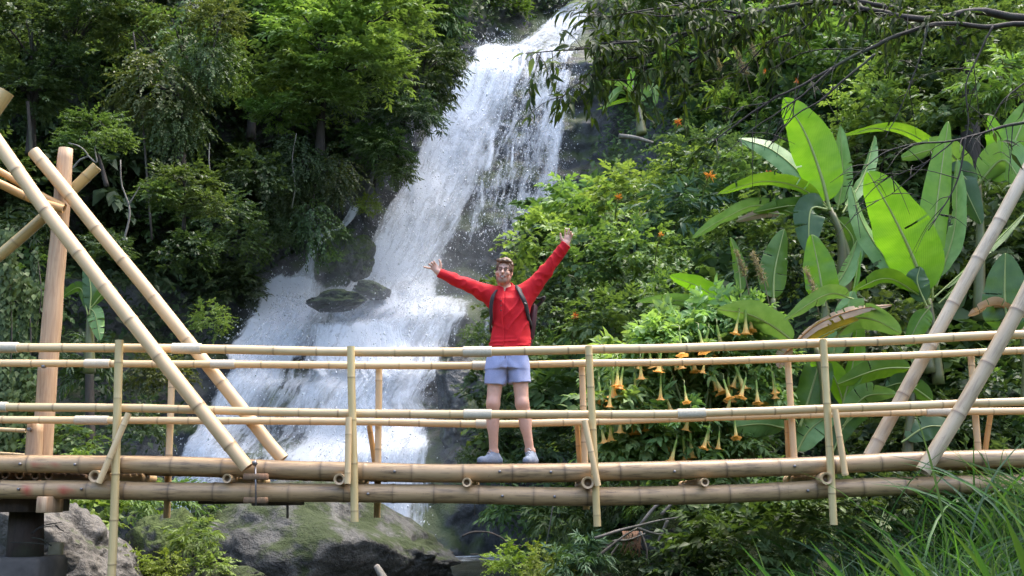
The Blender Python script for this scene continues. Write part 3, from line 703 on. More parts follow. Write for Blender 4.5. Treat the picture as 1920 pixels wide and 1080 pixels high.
tree('lime_tree', 'lime green feathery tree at the top edge, left of the forked trunk', [(690, 5, 60), (750, 20, 55), (775, 55, 40)], 27.5, ('fine', 'l_bright'), [(740, 150), (735, 90), (725, 40)], .1)
tree('blue_green_tree', 'blue-green tree between the draped tree and the layered tree', [(480, 25, 75), (440, 60, 45), (530, 60, 40)], 24.5, ('round2', 'l_mid'), [(470, 260), (475, 170), (480, 90)], .12)
tree('small_tree', 'small light green tree just behind the crossed bamboo poles', [(175, 245, 48), (145, 270, 32), (215, 262, 30)], 15.5, ('layer', 'l_mid'), [(200, 350), (190, 310), (180, 280)], .04)
tree('round_bush', 'rounded light green bush on the cliff right of the crossed poles', [(345, 345, 62), (300, 365, 40), (385, 385, 40)], 16.5, ('round2', 'l_mid'), [(345, 430), (345, 390)], .04, cat='bush')
tree('hanging_bush', 'green bush hanging beside the middle of the fall', [(725, 285, 48), (690, 255, 40), (745, 325, 34)], 25.6, [('lance', 'l_mid'), ('round2', 'l_mid')], [(700, 350), (712, 300)], .05, cat='bush')
tree('dark_bush', 'dark bush beneath the layered tree over the gully', [(620, 320, 60), (560, 300, 55), (540, 360, 45)], 22.5, [('round', 'l_dark'), ('drape', 'l_dark')], [(580, 430), (590, 350)], .05, cat='bush')
# forked bare trunk above the lip of the fall
t = thing('forked_tree', 'tree with bare forked dark trunk above the lip of the fall', 'tree', P(893, 108, 32.5))
J = Join()
for pth, r0, r1 in (([(893, 112), (886, 82), (876, 48), (868, 20), (874, -20), (890, -60)], .30, .13), ([(872, 42), (848, 22), (822, 6), (795, -8)], .14, .07), ([(869, 20), (884, 4), (905, -12), (930, -20)], .11, .05),
                    ([(848, 22), (832, 26), (810, 20)], .06, .03), ([(876, 50), (895, 20), (908, -10)], .06, .03), ([(893, 110), (880, 100), (862, 98)], .16, .05)):
    J.add(*tube(spline([P(x, y, 32.5) for x, y in pth], 14), np.linspace(r0, r1, 14), 8))
V, Fa, A = J.get(); part('trunk', V, Fa, M['bark'], t)
for px, py, rp in ((800, -30, 60), (900, -50, 70), (950, 10, 50)):
    o = obj('crown', PROTO[('fine', 'l_lime')], None, t); o.location = P(px, py, 32.8) - np.array(t.location); s_ = rp / F * 32.5; o.scale = (s_, s_, s_ * .8)
tree('pale_tree', 'soft light green tree behind the lip of the fall', [(935, 45, 55), (975, 40, 40), (915, 85, 36), (960, 0, 50)], 34.5, ('fine', 'l_bright'), [(940, 100), (940, 70)], .1)
tree('rim_tree', 'dark green tree on the rim directly above the water', [(1010, 0, 45), (1045, -25, 45), (980, -20, 45)], 35.5, ('round', 'l_dark'), [(1010, 60), (1010, 30)], .1)
# mossy bushes on ledges of the rock
for px, py, Yd, rp, key, lb in (
        (690, 385, 26.0, 24, ('fine', 'l_lime'), 'lime green fern tuft on the rock beside the thin side cascade'),
        (640, 440, 25.2, 20, ('lance', 'l_mid'), 'green fern hanging over the mossy rock beside the side cascade'),
        (625, 482, 25.3, 15, ('fine', 'l_lime'), 'small lime fern on the mossy rock below the side cascade'),
        (450, 455, 21.5, 46, ('fine', 'l_mid'), 'low green bush on the dark ledge left of the cascade'),
        (510, 440, 22.5, 36, ('fine', 'l_dark'), 'dark ferny bush above the lower cascade'),
        (395, 600, 19.5, 36, ('fine', 'l_bright'), 'mossy bright bush between the two slanting bamboo poles'),
        (300, 700, 17.5, 60, ('fine', 'l_olive'), 'mossy olive bush beside the rear bamboo post'),
        (270, 800, 16.5, 50, ('fine', 'l_dark'), 'dark low bush beside the foot of the lower fall'),
        (350, 475, 18.6, 50, ('round', 'l_dark'), 'dark bush hiding the foot of the draped tree'),
        (590, 415, 22.0, 44, ('drape', 'l_dark'), 'dark trailing bush at the foot of the layered tree'),
        (205, 465, 15.2, 40, ('round2', 'l_dark'), 'dark bush right of the crossing of the poles'),
        (50, 430, 19.2, 52, ('lance', 'l_dark'), 'dark bush left of the timber post top'),
        (430, 400, 19.6, 50, ('fine', 'l_dark'), 'dark tiny-leaved bush over the shaded gully'),
        (480, 330, 21.0, 56, ('round', 'l_dark'), 'dark bush between draped tree and layered tree'),
        (150, 690, 16, 60, ('lance', 'l_dark'), 'dark leafy bush behind the timber post'),
        (120, 830, 15, 55, ('round', 'l_mid'), 'low green bush behind the deck at the timber post')):
    shrub_at('bush', P(px, py, Yd), rp / F * Yd, (key[0] + '_b', key[1]), lb, 'bush', None, rng=rr)
# slope and bank bushes to the right and below the bridge
RB = [
    (1010, 450, 17.5, 55, ('round', 'l_bright'), 'bright leafy bush behind the raised arm of the man'),
    (960, 560, 17.0, 55, ('round', 'l_mid'), 'dense bush directly behind the head of the man'),
    (1090, 390, 18.5, 55, ('round2', 'l_bright'), 'bright bush above the raised hand of the man'),
    (1180, 360, 17.0, 62, ('round', 'l_bright'), 'bright bush uphill right of the raised hand'),
    (1100, 490, 16.0, 65, ('round', 'l_mid'), 'leafy mid green bush right of the raised hand'),
    (1200, 470, 15.5, 70, ('fine', 'l_bright'), 'small-leaved bright bush midway up the right slope'),
    (1040, 580, 15.8, 60, ('fine', 'l_dark'), 'dark twiggy bush right of the backpack'),
    (1130, 600, 14.6, 62, ('round2', 'l_mid'), 'mid green bush above the left trumpet flowers'),
    (1270, 400, 15.8, 62, ('lance', 'l_blue'), 'blue-green narrow-leaved bush left of the banana plants'),
    (1330, 300, 16.5, 70, ('fine', 'l_blue'), 'blue-green bush with tiny leaves high on the right slope'),
    (1260, 560, 14.2, 60, ('fine', 'l_bright'), 'yellow-green bush above the trumpet flower shrub'),
    (900, 640, 18.0, 32, ('fine', 'l_mid'), 'small bush at the foot of the right rock face'),
    (915, 730, 17.5, 45, ('round', 'l_dark'), 'dark bush beside the shorts of the man'),
    (1035, 740, 15.0, 50, ('broad', 'l_mid'), 'broad-leaved bush right of the bare legs of the man'),
    (930, 800, 17.0, 45, ('fine', 'l_dark'), 'dark bush behind the shins of the man'),
    (1030, 840, 15.5, 50, ('round', 'l_dark'), 'dark bush behind the shoes of the man'),
    (880, 862, 17.5, 20, ('fine', 'l_mid'), 'tiny green bush beside the left shoe'),
    (960, 955, 15.2, 45, ('lance', 'l_mid'), 'long-leaved bush under the bridge over the pool'),
    (1050, 965, 14.6, 55, ('lance', 'l_mid'), 'long-leaved bush under the bridge left of the hanging front post'),
    (1110, 905, 14.8, 45, ('round2', 'l_dark'), 'dark bush in the shade under the middle of the bridge'),
    (1170, 930, 14.0, 48, ('lance', 'l_dark'), 'dark long-leaved bush above the driftwood'),
    (1215, 935, 13.4, 40, ('lance', 'l_bright'), 'bright narrow-leaved bush above the right end of the driftwood'),
    (960, 1058, 12.2, 42, ('fine', 'l_lime'), 'lime green bush at the edge of the dark pool'),
    (1030, 1068, 11.6, 40, ('fine', 'l_lime'), 'lime green bush right of the pool'),
    (1090, 1055, 11.2, 50, ('lance', 'l_blue'), 'blue-green narrow-leaved bush at the bottom edge'),
    (1190, 1060, 11.6, 38, ('lance', 'l_mid'), 'mid green spiky bush below the driftwood'),
    (1290, 935, 11.6, 60, ('round', 'l_mid'), 'mid green bush under the lower beam, right of the driftwood'),
    (1380, 1010, 10.4, 75, ('round2', 'l_mid'), 'large mid green bush under the right half of the bridge'),
    (1300, 1050, 11, 60, ('round', 'l_dark'), 'dark bush right of the driftwood at the bottom edge'),
    (1450, 930, 11.0, 60, ('fine', 'l_mid'), 'small-leaved bush below the right beam'),
    (1560, 960, 11.2, 75, ('round', 'l_mid'), 'mid green bush behind the right hanging post'),
    (1680, 960, 11.2, 80, ('fine', 'l_dark'), 'dark bush behind the grass on the right'),
    (1800, 930, 11.4, 85, ('round2', 'l_dark'), 'dark bush behind the grass in the right corner'),
    (1650, 850, 13.4, 70, ('round', 'l_dark'), 'dark bush behind the foot of the rear slanting pole'),
    (1790, 800, 13.0, 80, ('fine', 'l_dark'), 'dark bush between the two right slanting poles'),
    (1880, 720, 13.0, 80, ('round', 'l_dark'), 'dark bush behind the right end of the railing'),
    (1850, 480, 15.2, 90, ('round2', 'l_dark'), 'dark bush behind the upper right slanting pole'),
    (1640, 200, 17.5, 80, ('fine', 'l_bright'), 'bright small-leaved bush above the banana plants'),
    (1600, 110, 19, 80, ('fine', 'l_mid'), 'mid green bush seen through the overhanging twigs'),
    (1760, 130, 18, 80, ('round', 'l_dark'), 'dark bush at the upper right behind the branch'),
    (1880, 160, 15, 60, ('lance', 'l_bright'), 'bright long-leaved bush by the right edge'),
    (1470, 60, 20, 70, ('round2', 'l_bright'), 'bright bush at the top behind the overhanging branch'),
    (1560, 30, 21, 70, ('round', 'l_mid'), 'round mid green bush at the top edge behind the branch'),
    (1790, 200, 15.8, 60, ('round', 'l_mid'), 'mid green bush in front of the thick dark trunk'),
    (1850, 60, 16.0, 66, ('fine', 'l_mid'), 'tiny-leaved bush beside the thick dark trunk at the top'),
    (1740, 40, 17.0, 66, ('round2', 'l_dark'), 'dark bush left of the thick dark trunk at the top'),
    (1440, 1055, 9.6, 62, ('round2', 'l_mid'), 'mid green bush at the bottom edge left of the tall grass'),
    (1540, 1020, 9.8, 66, ('lance', 'l_mid'), 'narrow-leaved bush behind the leftmost tall grass'),
    (1500, 500, 14.4, 80, ('fine', 'l_dark'), 'dark bush behind the banana stems'),
    (1640, 620, 13.6, 80, ('round', 'l_dark'), 'dark bush between the two banana clumps'),
    (1430, 330, 15.4, 60, ('round', 'l_mid'), 'mid green bush behind the waxy banana leaf'),
    (1390, 430, 14.6, 60, ('fine', 'l_mid'), 'small-leaved bush left of the banana stems'),
]
for px, py, Yd, rp, key, lb in RB: shrub_at('bush', P(px, py, Yd), rp / F * Yd * 1.1, (key[0] + '_b', key[1]), lb, 'bush', None, rng=rr)
# bushes and ferns under the left part of the bridge
for px, py, Yd, rp, key, lb in (
        (170, 965, 12.5, 48, ('broad', 'l_bright'), 'bright broad-leaved plant beside the pale slab rock'),
        (130, 935, 13.5, 35, ('broad', 'l_bright'), 'bright broad-leaved plant just below the left beam'),
        (255, 945, 13.0, 48, ('lance', 'l_bright'), 'bright fern under the beam between front and rear posts'),
        (330, 940, 13.5, 48, ('lance', 'l_bright'), 'bright fern around the rear hanging post'),
        (245, 1060, 11.8, 34, ('fine', 'l_lime'), 'mossy lime tuft between slab rock and mossy boulder'),
        (365, 1010, 11.8, 46, ('lance', 'l_bright'), 'leafy fern in front of the mossy boulder'),
        (395, 1060, 11.6, 42, ('fine', 'l_bright'), 'small-leaved plant at the foot of the big boulder'),
        (320, 1065, 11.4, 34, ('fine', 'l_lime'), 'lime green moss tuft on the mossy boulder'),
        (400, 960, 13.8, 26, ('lance', 'l_mid'), 'small fern at the shoulder of the big boulder'),
        (150, 862, 14.5, 20, ('broad', 'l_bright'), 'small bright leafy shoot above the left beam')):
    shrub_at('plant', P(px, py, Yd), rp / F * Yd, (key[0] + '_b', key[1]), lb, 'plant', None, rng=rr)
# creepers hanging in the lower left, each a curtain of leaves on its stem
for k, (x0, y0, y1, wd, lb) in enumerate(((12, 430, 840, 26, 'leafy creeper curtain hanging at the left edge'), (48, 520, 760, 20, 'leafy creeper curtain hanging left of the timber post'), (30, 600, 820, 22, 'short leafy creeper hanging low at the left edge'), (68, 470, 640, 12, 'thin leafy creeper hanging beside the timber post'))):
    Yd = 13.2 + .2 * k; rg = np.random.default_rng(60 + k); top, bot = P(x0, y0, Yd), P(x0 - 4, y1, Yd)
    t = thing('hanging_creeper', lb, 'creeper', bot); path = spline([top, (top + bot) / 2 + np.array([.08, 0, 0]), bot], 14)
    V, Fa = tube(path, np.linspace(.012, .006, 14), 5); part('stem', V, Fa, M['bark'], t)
    n = int(9 * (y1 - y0) * wd / 26 * .55); u = rg.random(n); c = top * (1 - u)[:, None] + bot * u[:, None]; wv = wd / F * Yd * (.55 + .45 * np.sin(u * 9 + k))
    c = c + np.stack([rg.normal(0, .5, n) * wv, rg.normal(0, .4, n) * wv, rg.normal(0, .04, n)], -1)
    V, Ft, tt = leaves(c, np.stack([rg.normal(0, .5, n), -.25 - .4 * rg.random(n), -np.ones(n)], -1), np.stack([rg.normal(0, .4, n), -np.ones(n), np.full(n, .6)], -1), .055 + .05 * rg.random(n), .045 + .03 * rg.random(n), rg.random(n))
    part('foliage', V, Ft, M['l_mid'], t, False, {'tint': tt})
# pale dead stems and lianas in the dark wood
for pth, r0, r1, Yd, m_, nm, lb in (
        ([(222, 480), (238, 430), (243, 390), (228, 345), (226, 300)], .02, .008, 15.6, 'bark_pale', 'dead_branch', 'pale twisted bare stem in the dark wood right of the crossed poles'),
        ([(240, 385), (250, 370), (262, 350)], .014, .006, 15.5, 'bark_pale', 'dead_branch', 'short pale bare twig forking from the twisted stem'),
        ([(135, 318), (150, 300), (165, 292), (150, 275), (128, 268)], .018, .008, 15.2, 'bark_pale', 'dead_branch', 'pale bent twig just above the crossing of the poles'),
        ([(165, 292), (182, 305), (178, 276), (195, 270)], .012, .006, 15.2, 'bark_pale', 'dead_branch', 'pale kinked twig right of the timber post top'),
        ([(547, 390), (553, 350), (548, 300), (556, 250)], .012, .008, 21.6, 'bark_pale', 'liana', 'thin pale liana hanging under the layered tree'),
        ([(395, 330), (392, 300), (393, 268)], .012, .01, 18.8, 'bark_pale', 'liana', 'short pale stem standing below the draped tree'),
        ([(690, 360), (697, 345), (700, 330)], .025, .012, 25.2, 'bark_pale', 'dead_branch', 'pale twig leaning beside the side cascade'),
        ([(60, 300), (56, 240), (52, 190)], .035, .03, 19.3, 'bark', 'tree_trunk', 'grey trunk in the dark wood left of the timber post'),
        ([(170, 845), (168, 700), (172, 600)], .07, .06, 15.6, 'bark', 'tree_trunk', 'slim grey trunk standing right of the timber post'),
        ([(285, 450), (262, 160), (250, 60)], .02, .015, 18.9, 'bark', 'liana', 'long dark liana under the draped tree'),
        ([(390, 170), (400, 90), (420, 20)], .02, .015, 18.9, 'bark', 'liana', 'dark liana rising through the draped tree'),
        ([(1200, 225), (1195, 190), (1186, 160)], .03, .015, 19.4, 'bark_pale', 'dead_branch', 'pale bare stick beside the small banana on the upper slope'),
        ([(1160, 255), (1190, 258), (1225, 268)], .05, .03, 19.2, 'bark_pale', 'dead_branch', 'pale fallen stick on the rock ledge of the upper slope'),
        ([(1822, 380), (1818, 220), (1806, 60), (1790, -120)], .17, .13, 17.4, 'bark_dark', 'tree_trunk', 'thick dark trunk behind the right banana plants')):
    V, Fa = tube(spline([P(x, y, Yd) for x, y in pth], 12), np.linspace(r0, r1, 12), 7)
    o = obj(nm, mesh_np(nm, V, Fa), M[m_]); tag(o, lb, nm.replace('_', ' '))

# ------------------------------------------------------------------ boulders
def boulder(name, label, c, rad, seed, mat, rough=.22, sub=6, flat=None, tilt=0, shape=None):
    V, Ft = ico(sub)
    d = V + .55 * fbm(V * .9 + seed, 3, seed)[:, None] * V
    q = fbm(V * 2.3 + seed * 3, 5, seed + 2, .55); d = d + V * (rough * q)[:, None]
    # a few flat fracture planes
    rg = np.random.default_rng(seed)
    for k in range(7):
        nrm = norm(rg.normal(0, 1, 3)); h = .72 + .25 * rg.random(); s = d @ nrm; over = np.maximum(s - h, 0); d = d - nrm * (over * .85)[:, None]
    d = d * np.array(rad)
    if shape is not None: d = shape(d)
    if tilt: d = d @ np.array(Matrix.Rotation(tilt, 3, 'Y')).T
    sz = min(rad); d = d + sz * (.07 * fbm(d / sz * 2.6 + seed, 5, seed, .6) - .10 * np.maximum(0, .10 - np.abs(fbm(d / sz * np.array([.8, .8, 1.5]) + seed * 2, 3, seed + 5))) / .10 * .6)[:, None] * V
    o = obj(name, mesh_np(name, d, Ft), M[mat]); o.location = [float(x) for x in c]
    return tag(o, label, 'rock')
def big_shape(d):
    d = d.copy(); x = d[:, 0] / 2.0                      # tall on the left, wedge falling away to the right
    d[:, 2] *= np.interp(x, [-1.2, -.6, .25, .6, 1.0, 1.5], [.85, 1.0, .98, .74, .34, .06]); return d
boulder('big_boulder', 'large grey mossy boulder in the pool under the middle of the bridge', P(590, 1060, 14.6), (1.95, 1.5, 1.05), 12, 'boulder', .16, shape=big_shape)
boulder('mossy_boulder', 'small mossy boulder left of the large boulder', P(312, 1045, 12.4), (.40, .4, .48), 5, 'moss_rock')
boulder('slab_rock', 'pale streaked slab of rock sloping down beside the timber pier', P(95, 1040, 11.6), (1.05, .8, .62), 8, 'slab', .25, tilt=.42)
boulder('pale_stone', 'small pale stone at the foot of the timber pier', P(105, 1062, 9.9), (.17, .16, .14), 21, 'slab')
boulder('flat_stone', 'flat grey stone at the water edge below the big boulder', P(430, 1090, 11.8), (.42, .35, .16), 22, 'boulder')
boulder('back_boulder', 'grey boulder behind the big one, close under the beam', P(440, 962, 15.6), (.55, .5, .42), 31, 'boulder')
boulder('wet_rock', 'dark wedge of wet rock jutting over the white lower cascade', P(635, 565, 25.0), (.75, .5, .24), 17, 'cliff', .3, tilt=-.1)
boulder('ledge_rock', 'mossy rock between the side cascade and the main fall', P(668, 490, 26.2), (.45, .42, .62), 25, 'moss_rock', .3, tilt=.5)
boulder('ledge_rock', 'wet grey rock between mossy rock and main fall', P(700, 545, 26.1), (.5, .42, .26), 26, 'cliff', .3, tilt=.3)
boulder('pillar_rock', 'dark wet rock standing right of the lower fall', P(850, 930, 23.6), (.9, .7, 1.2), 27, 'cliff', .3)
boulder('pillar_rock', 'tall dark wet rock beside the right edge of the lower fall', P(868, 780, 23.6), (.65, .6, 1.7), 28, 'cliff', .3)
boulder('bank_rock', 'mossy bank rock below the bushes on the right', P(1270, 1030, 11.8), (.5, .5, .5), 29, 'moss_rock', .3)
V, Fa = tube(spline([P(706, 1062, 12.6), P(712, 1072, 12.55), P(722, 1090, 12.5)], 6), np.linspace(.035, .05, 6), 8)
o = obj('log', mesh_np('log', V, Fa), M['bark_pale']); tag(o, 'pale broken log end sticking out of the pool', 'log')
# tangle of driftwood on the right bank
t = thing('driftwood', 'tangle of bare grey driftwood roots on the bank under the bridge', 'driftwood', P(1170, 1010, 11.3)); rg = np.random.default_rng(3)
def px_tube(root, name, pth, Yd, r0, r1, mat, n=12, dy=0.0):
    V, Fa = tube(spline([P(x, y, Yd + dy * i) for i, (x, y) in enumerate(pth)], n), np.linspace(r0, r1, n), 6); return part(name, V, Fa, M[mat], root)
for pth in ([(1115, 1010), (1160, 995), (1200, 985), (1240, 975), (1290, 968)], [(1120, 1045), (1140, 1028), (1170, 1005), (1195, 990)], [(1200, 985), (1235, 945), (1275, 945), (1290, 930)], [(1200, 997), (1212, 1030), (1212, 1060)],
            [(1195, 990), (1225, 1000), (1252, 1003)], [(1252, 975), (1225, 1035)], [(1130, 1030), (1150, 1015), (1180, 1012), (1210, 1000)], [(1240, 965), (1265, 940), (1290, 930)], [(1140, 1050), (1160, 1020)]):
    px_tube(t, 'branch', pth, 11.2 + rg.uniform(-.15, .15), .02, .007, 'bark_pale')
J = Join()
for k in range(26):
    x = rg.uniform(1165, 1205); J.add(*tube(spline([P(x, 996, 11.25), P(x + rg.uniform(-8, 8), 1015, 11.2), P(x + rg.uniform(-14, 14), rg.uniform(1025, 1048), 11.2)], 6), np.linspace(.008, .003, 6), 4))
V, Fa, A = J.get(); part('roots', V, Fa, M['brown_timber'], t, kind='stuff')
t = thing('bare_twig', 'bare dark curving twig over the pool edge', 'twig', P(930, 1010, 13.6))
px_tube(t, 'branch', [(866, 1006), (885, 998), (915, 998), (940, 1008), (955, 1020), (985, 1024), (1025, 1022)], 13.6, .014, .01, 'bark', 16)
px_tube(t, 'branch', [(882, 1040), (897, 1040), (905, 1048)], 13.4, .012, .006, 'bark_dark')
px_tube(t, 'branch', [(1038, 940), (1030, 990), (1020, 1040)], 13.4, .008, .006, 'bark_pale')

# ------------------------------------------------------------------ banana plants
def banana_leaf(root, pts, wpx, mat, Yd, roll=0.0, dY=0.0, fold=.12, seed=0, tear=.25, petiole=.1, droop=.15, rib='b_rib'):
    path = spline([P(x, y, Yd + dY * i / (len(pts) - 1)) for i, (x, y) in enumerate(pts)], 84)
    rg = np.random.default_rng(seed); n = len(path); t = np.linspace(0, 1, n)
    W = wpx / F * Yd / 2 * 1.0
    s = np.clip((t - petiole) / (1 - petiole), 0, 1)
    wd = W * np.clip(np.sin(np.pi * np.clip(s, 0, 1) ** .8) , 0, 1) ** .55 * (1 - .12 * s); wd[-1] = W * .06
    T = norm(np.gradient(path, axis=0)); view = norm(path - np.array([0, 0, ZC]))
    side = norm(np.cross(T, view)); nrm = norm(np.cross(side, T)); c, sn = math.cos(roll), math.sin(roll)
    side, nrm = side * c + nrm * sn, nrm * c - side * sn
    us = np.array([-1, -.72, -.4, -.14, -.015, .015, .14, .4, .72, 1]); k = len(us)
    ripple = fbm(np.stack([t * 9 + seed, t * 0, t * 0], -1), 2, seed)
    Fq = grid_faces(n, k); row, colm = np.divmod(np.arange(len(Fq)), k - 1); keep = np.ones(len(Fq), bool); strip = np.zeros((n, 2))
    for sd_ in (0, 1):                       # blades split along side veins; each strip hangs a little differently
        nt_ = rg.binomial(12, min(.9, tear * (.3 if mat == 'b_lit' else .6))); rows = np.sort(rg.choice(np.arange(14, n - 8), min(nt_, n - 10), replace=False)); cur = 0.0
        for r_ in range(n):
            if r_ in rows:
                cur = rg.normal(0, .16) * (.4 + tear); dp = rg.choice([0, 1, 2, 2]); lim = {0: (0, 1), 1: (0, 2), 2: (0, 3)}[dp][1]
                keep &= ~((row == r_) & ((colm < lim) if sd_ == 0 else (colm >= k - 1 - lim)))
            strip[r_, sd_] = cur
    V = np.zeros((n, k, 3))
    for j, u in enumerate(us):
        a = abs(u); st_ = strip[:, 0] if u < 0 else strip[:, 1]
        w_ = u * wd * (1 + (.05 * ripple if a > .9 else 0)) * (1 - .1 * np.abs(st_) * a)
        zoff = -(a * fold + a * a * (droop + st_)) * wd + a * .12 * W * ripple * (1 if u > 0 else -.7)
        V[:, j] = path + side * w_[:, None] - nrm * zoff[:, None] + T * (a * a * .12 * wd)[:, None]
    UV = np.stack([np.broadcast_to(us, (n, k)), np.broadcast_to(t[:, None], (n, k)) * np.linalg.norm(path[-1] - path[0]) * .25], -1)
    lf = part('leaf', V.reshape(-1, 3), Fq[keep], M[mat], root, True, None, UV.reshape(-1, 2))
    rp = path + nrm * (-.004)
    Vr, Fr = tube(rp, np.linspace(.022, .005, n) * max(.5, min(1.2, W * 4)), 6); part('midrib', Vr, Fr, M[rib], lf)
    return lf
def banana(label, Yd, lvs, stems, name='banana_plant', cat='banana plant'):
    foot = P(*stems[0][0], Yd); t = thing(name, label, cat, foot)
    for k, l in enumerate(lvs):
        pts, wpx, mat = l[:3]; kw = l[3] if len(l) > 3 else {}
        kw = dict(kw); y_ = Yd + kw.pop('y', 0); banana_leaf(t, pts, wpx, mat, y_, seed=k + int(pts[0][0]), **kw)
    for pth in stems:
        px_tube(t, 'stalk', pth, Yd + .08, .07 * Yd / 12, .03 * Yd / 12, 'b_stem', 10)
    return t
banana('tall banana plant with a bright upright leaf, the left of the big ones', 12.9, [
    ([(1556, 395), (1540, 330), (1510, 250), (1470, 184)], 92, 'b_lit', dict(roll=.25, dY=-.1)),
    ([(1548, 385), (1500, 325), (1445, 280), (1385, 260)], 52, 'b_pale', dict(roll=-.7, y=.15, dY=.2)),
    ([(1552, 390), (1500, 352), (1430, 340), (1345, 364)], 46, 'b_mid', dict(roll=.9, y=-.05, dY=-.3)),
    ([(1550, 395), (1490, 385), (1412, 398)], 34, 'b_mid', dict(roll=.5, dY=-.2)),
    ([(1545, 420), (1430, 385), (1360, 408), (1297, 447)], 40, 'b_pale', dict(roll=.8, dY=-.3)),
    ([(1550, 392), (1520, 395), (1516, 475)], 64, 'b_dark', dict(y=-.1, dY=-.2)),
    ([(1570, 395), (1580, 330), (1575, 235)], 40, 'b_pale', dict(roll=.5, y=.2)),
    ([(1580, 400), (1620, 330), (1640, 255)], 44, 'b_pale', dict(roll=.8, y=.35, dY=.4)),
    ([(1560, 400), (1600, 450), (1590, 520)], 50, 'b_dark', dict(roll=-.4, y=.1)),
    ([(1470, 402), (1430, 400), (1380, 415)], 20, 'b_dead', dict(y=-.1))],
    [[(1575, 600), (1590, 490), (1556, 390)], [(1580, 520), (1578, 450), (1562, 400)]])
banana('young banana shoot with one short bright leaf in front of the tall banana stems', 12.4, [
    ([(1545, 575), (1538, 520), (1522, 440)], 68, 'b_lit', dict(roll=.1)),
    ([(1450, 570), (1452, 510), (1470, 430)], 62, 'b_mid', dict(roll=-.4, y=.1)),
    ([(1545, 570), (1590, 500), (1612, 440)], 46, 'b_pale', dict(roll=.9, y=.1)),
    ([(1390, 560), (1385, 500), (1370, 445)], 26, 'b_mid', dict(roll=.3))],
    [[(1540, 650), (1548, 590), (1543, 560)], [(1452, 640), (1450, 600), (1450, 560)]])
banana('big banana plant with two bright leaves meeting in a heart shape', 12.2, [
    ([(1742, 572), (1715, 490), (1675, 405), (1628, 322)], 118, 'b_lit', dict(roll=.2, dY=-.15)),
    ([(1748, 565), (1748, 460), (1762, 340), (1778, 228)], 62, 'b_lit', dict(roll=-.35, y=.1, dY=.1)),
    ([(1735, 560), (1665, 490), (1618, 420), (1596, 350)], 54, 'b_pale', dict(roll=-.9, y=.2)),
    ([(1755, 540), (1790, 430), (1795, 300)], 52, 'b_pale', dict(roll=.9, y=.25)),
    ([(1735, 560), (1665, 522), (1598, 545)], 44, 'b_mid', dict(roll=.8, y=-.1, dY=-.3)),
    ([(1738, 575), (1720, 530), (1725, 500)], 46, 'b_dark', dict(y=-.15)),
    ([(1745, 575), (1725, 600), (1700, 650)], 42, 'b_lit', dict(roll=-.3, y=-.1)),
    ([(1590, 600), (1602, 540), (1614, 470)], 18, 'b_lit', dict(roll=1.0, y=-.2)),
    ([(1760, 570), (1810, 520), (1830, 470)], 34, 'b_mid', dict(roll=.9)),
    ([(1750, 560), (1850, 470), (1925, 395)], 26, 'b_mid', dict(roll=1.0, dY=.2))],
    [[(1760, 720), (1752, 640), (1742, 560)], [(1745, 700), (1735, 640), (1740, 570)]])
banana('banana plant half hidden behind the heart-shaped pair of leaves', 14.0, [
    ([(1790, 320), (1740, 270), (1670, 240), (1575, 255)], 34, 'b_mid', dict(roll=.8, dY=-.4)),
    ([(1830, 340), (1770, 282), (1690, 295)], 60, 'b_pale', dict(roll=.7, dY=-.5)),
    ([(1830, 350), (1880, 300), (1918, 345)], 80, 'b_pale', dict(roll=-.6, dY=-.5)),
    ([(1835, 340), (1868, 290), (1855, 215)], 50, 'b_lit', dict(roll=.3)),
    ([(1845, 350), (1895, 280), (1935, 185)], 78, 'b_lit', dict(roll=-.2)),
    ([(1835, 360), (1800, 330), (1840, 420)], 60, 'b_dark', dict(y=-.2))],
    [[(1835, 600), (1838, 450), (1835, 340)]])
banana('banana plant with a broad dark leaf at the right edge', 11.6, [
    ([(1900, 640), (1885, 570), (1885, 475)], 92, 'b_dark', dict(roll=.2, fold=.05)),
    ([(1930, 610), (1870, 572), (1815, 592)], 30, 'b_dead', dict(roll=.9, tear=.9, rib='b_rib_brown')),
    ([(1925, 600), (1900, 590), (1880, 625)], 34, 'b_dead', dict(tear=.9, rib='b_rib_brown'))],
    [[(1925, 760), (1925, 680), (1915, 610)]])
banana('low banana shoot with a bright leaf left of the young shoot', 12.8, [
    ([(1372, 585), (1345, 560), (1305, 535), (1256, 517)], 44, 'b_lit', dict(roll=.5, dY=-.1)),
    ([(1375, 590), (1320, 572), (1260, 562), (1193, 566)], 34, 'b_pale', dict(roll=.9, dY=-.3)),
    ([(1380, 590), (1395, 570), (1405, 540)], 30, 'b_mid', dict(roll=.4))],
    [[(1390, 680), (1385, 630), (1376, 588)]])
banana('low banana clump with waxy leaves and one dying orange-edged leaf', 11.7, [
    ([(1500, 650), (1450, 612), (1400, 588), (1345, 580)], 64, 'b_pale', dict(roll=.6, dY=-.2)),
    ([(1600, 560), (1550, 552), (1470, 600)], 44, 'b_pale', dict(roll=.7, dY=-.3)),
    ([(1560, 640), (1600, 600), (1640, 600), (1690, 625)], 70, 'b_pale', dict(roll=-.6, dY=-.2)),
    ([(1475, 660), (1530, 610), (1600, 582), (1672, 572)], 26, 'b_dead', dict(roll=.7, y=-.2, rib='b_rib_brown', tear=.7)),
    ([(1500, 655), (1550, 625), (1610, 600)], 48, 'b_yellow', dict(roll=-.9, y=-.15, droop=.5)),
    ([(1555, 690), (1580, 600), (1600, 545)], 50, 'b_pale', dict(roll=.3, y=.2)),
    ([(1580, 760), (1600, 680), (1612, 560)], 44, 'b_lit', dict(roll=.8, y=.15)),
    ([(1490, 650), (1470, 665), (1460, 690)], 30, 'b_dead', dict(tear=.8, rib='b_rib_brown'))],
    [[(1550, 780), (1545, 720), (1530, 650)]])
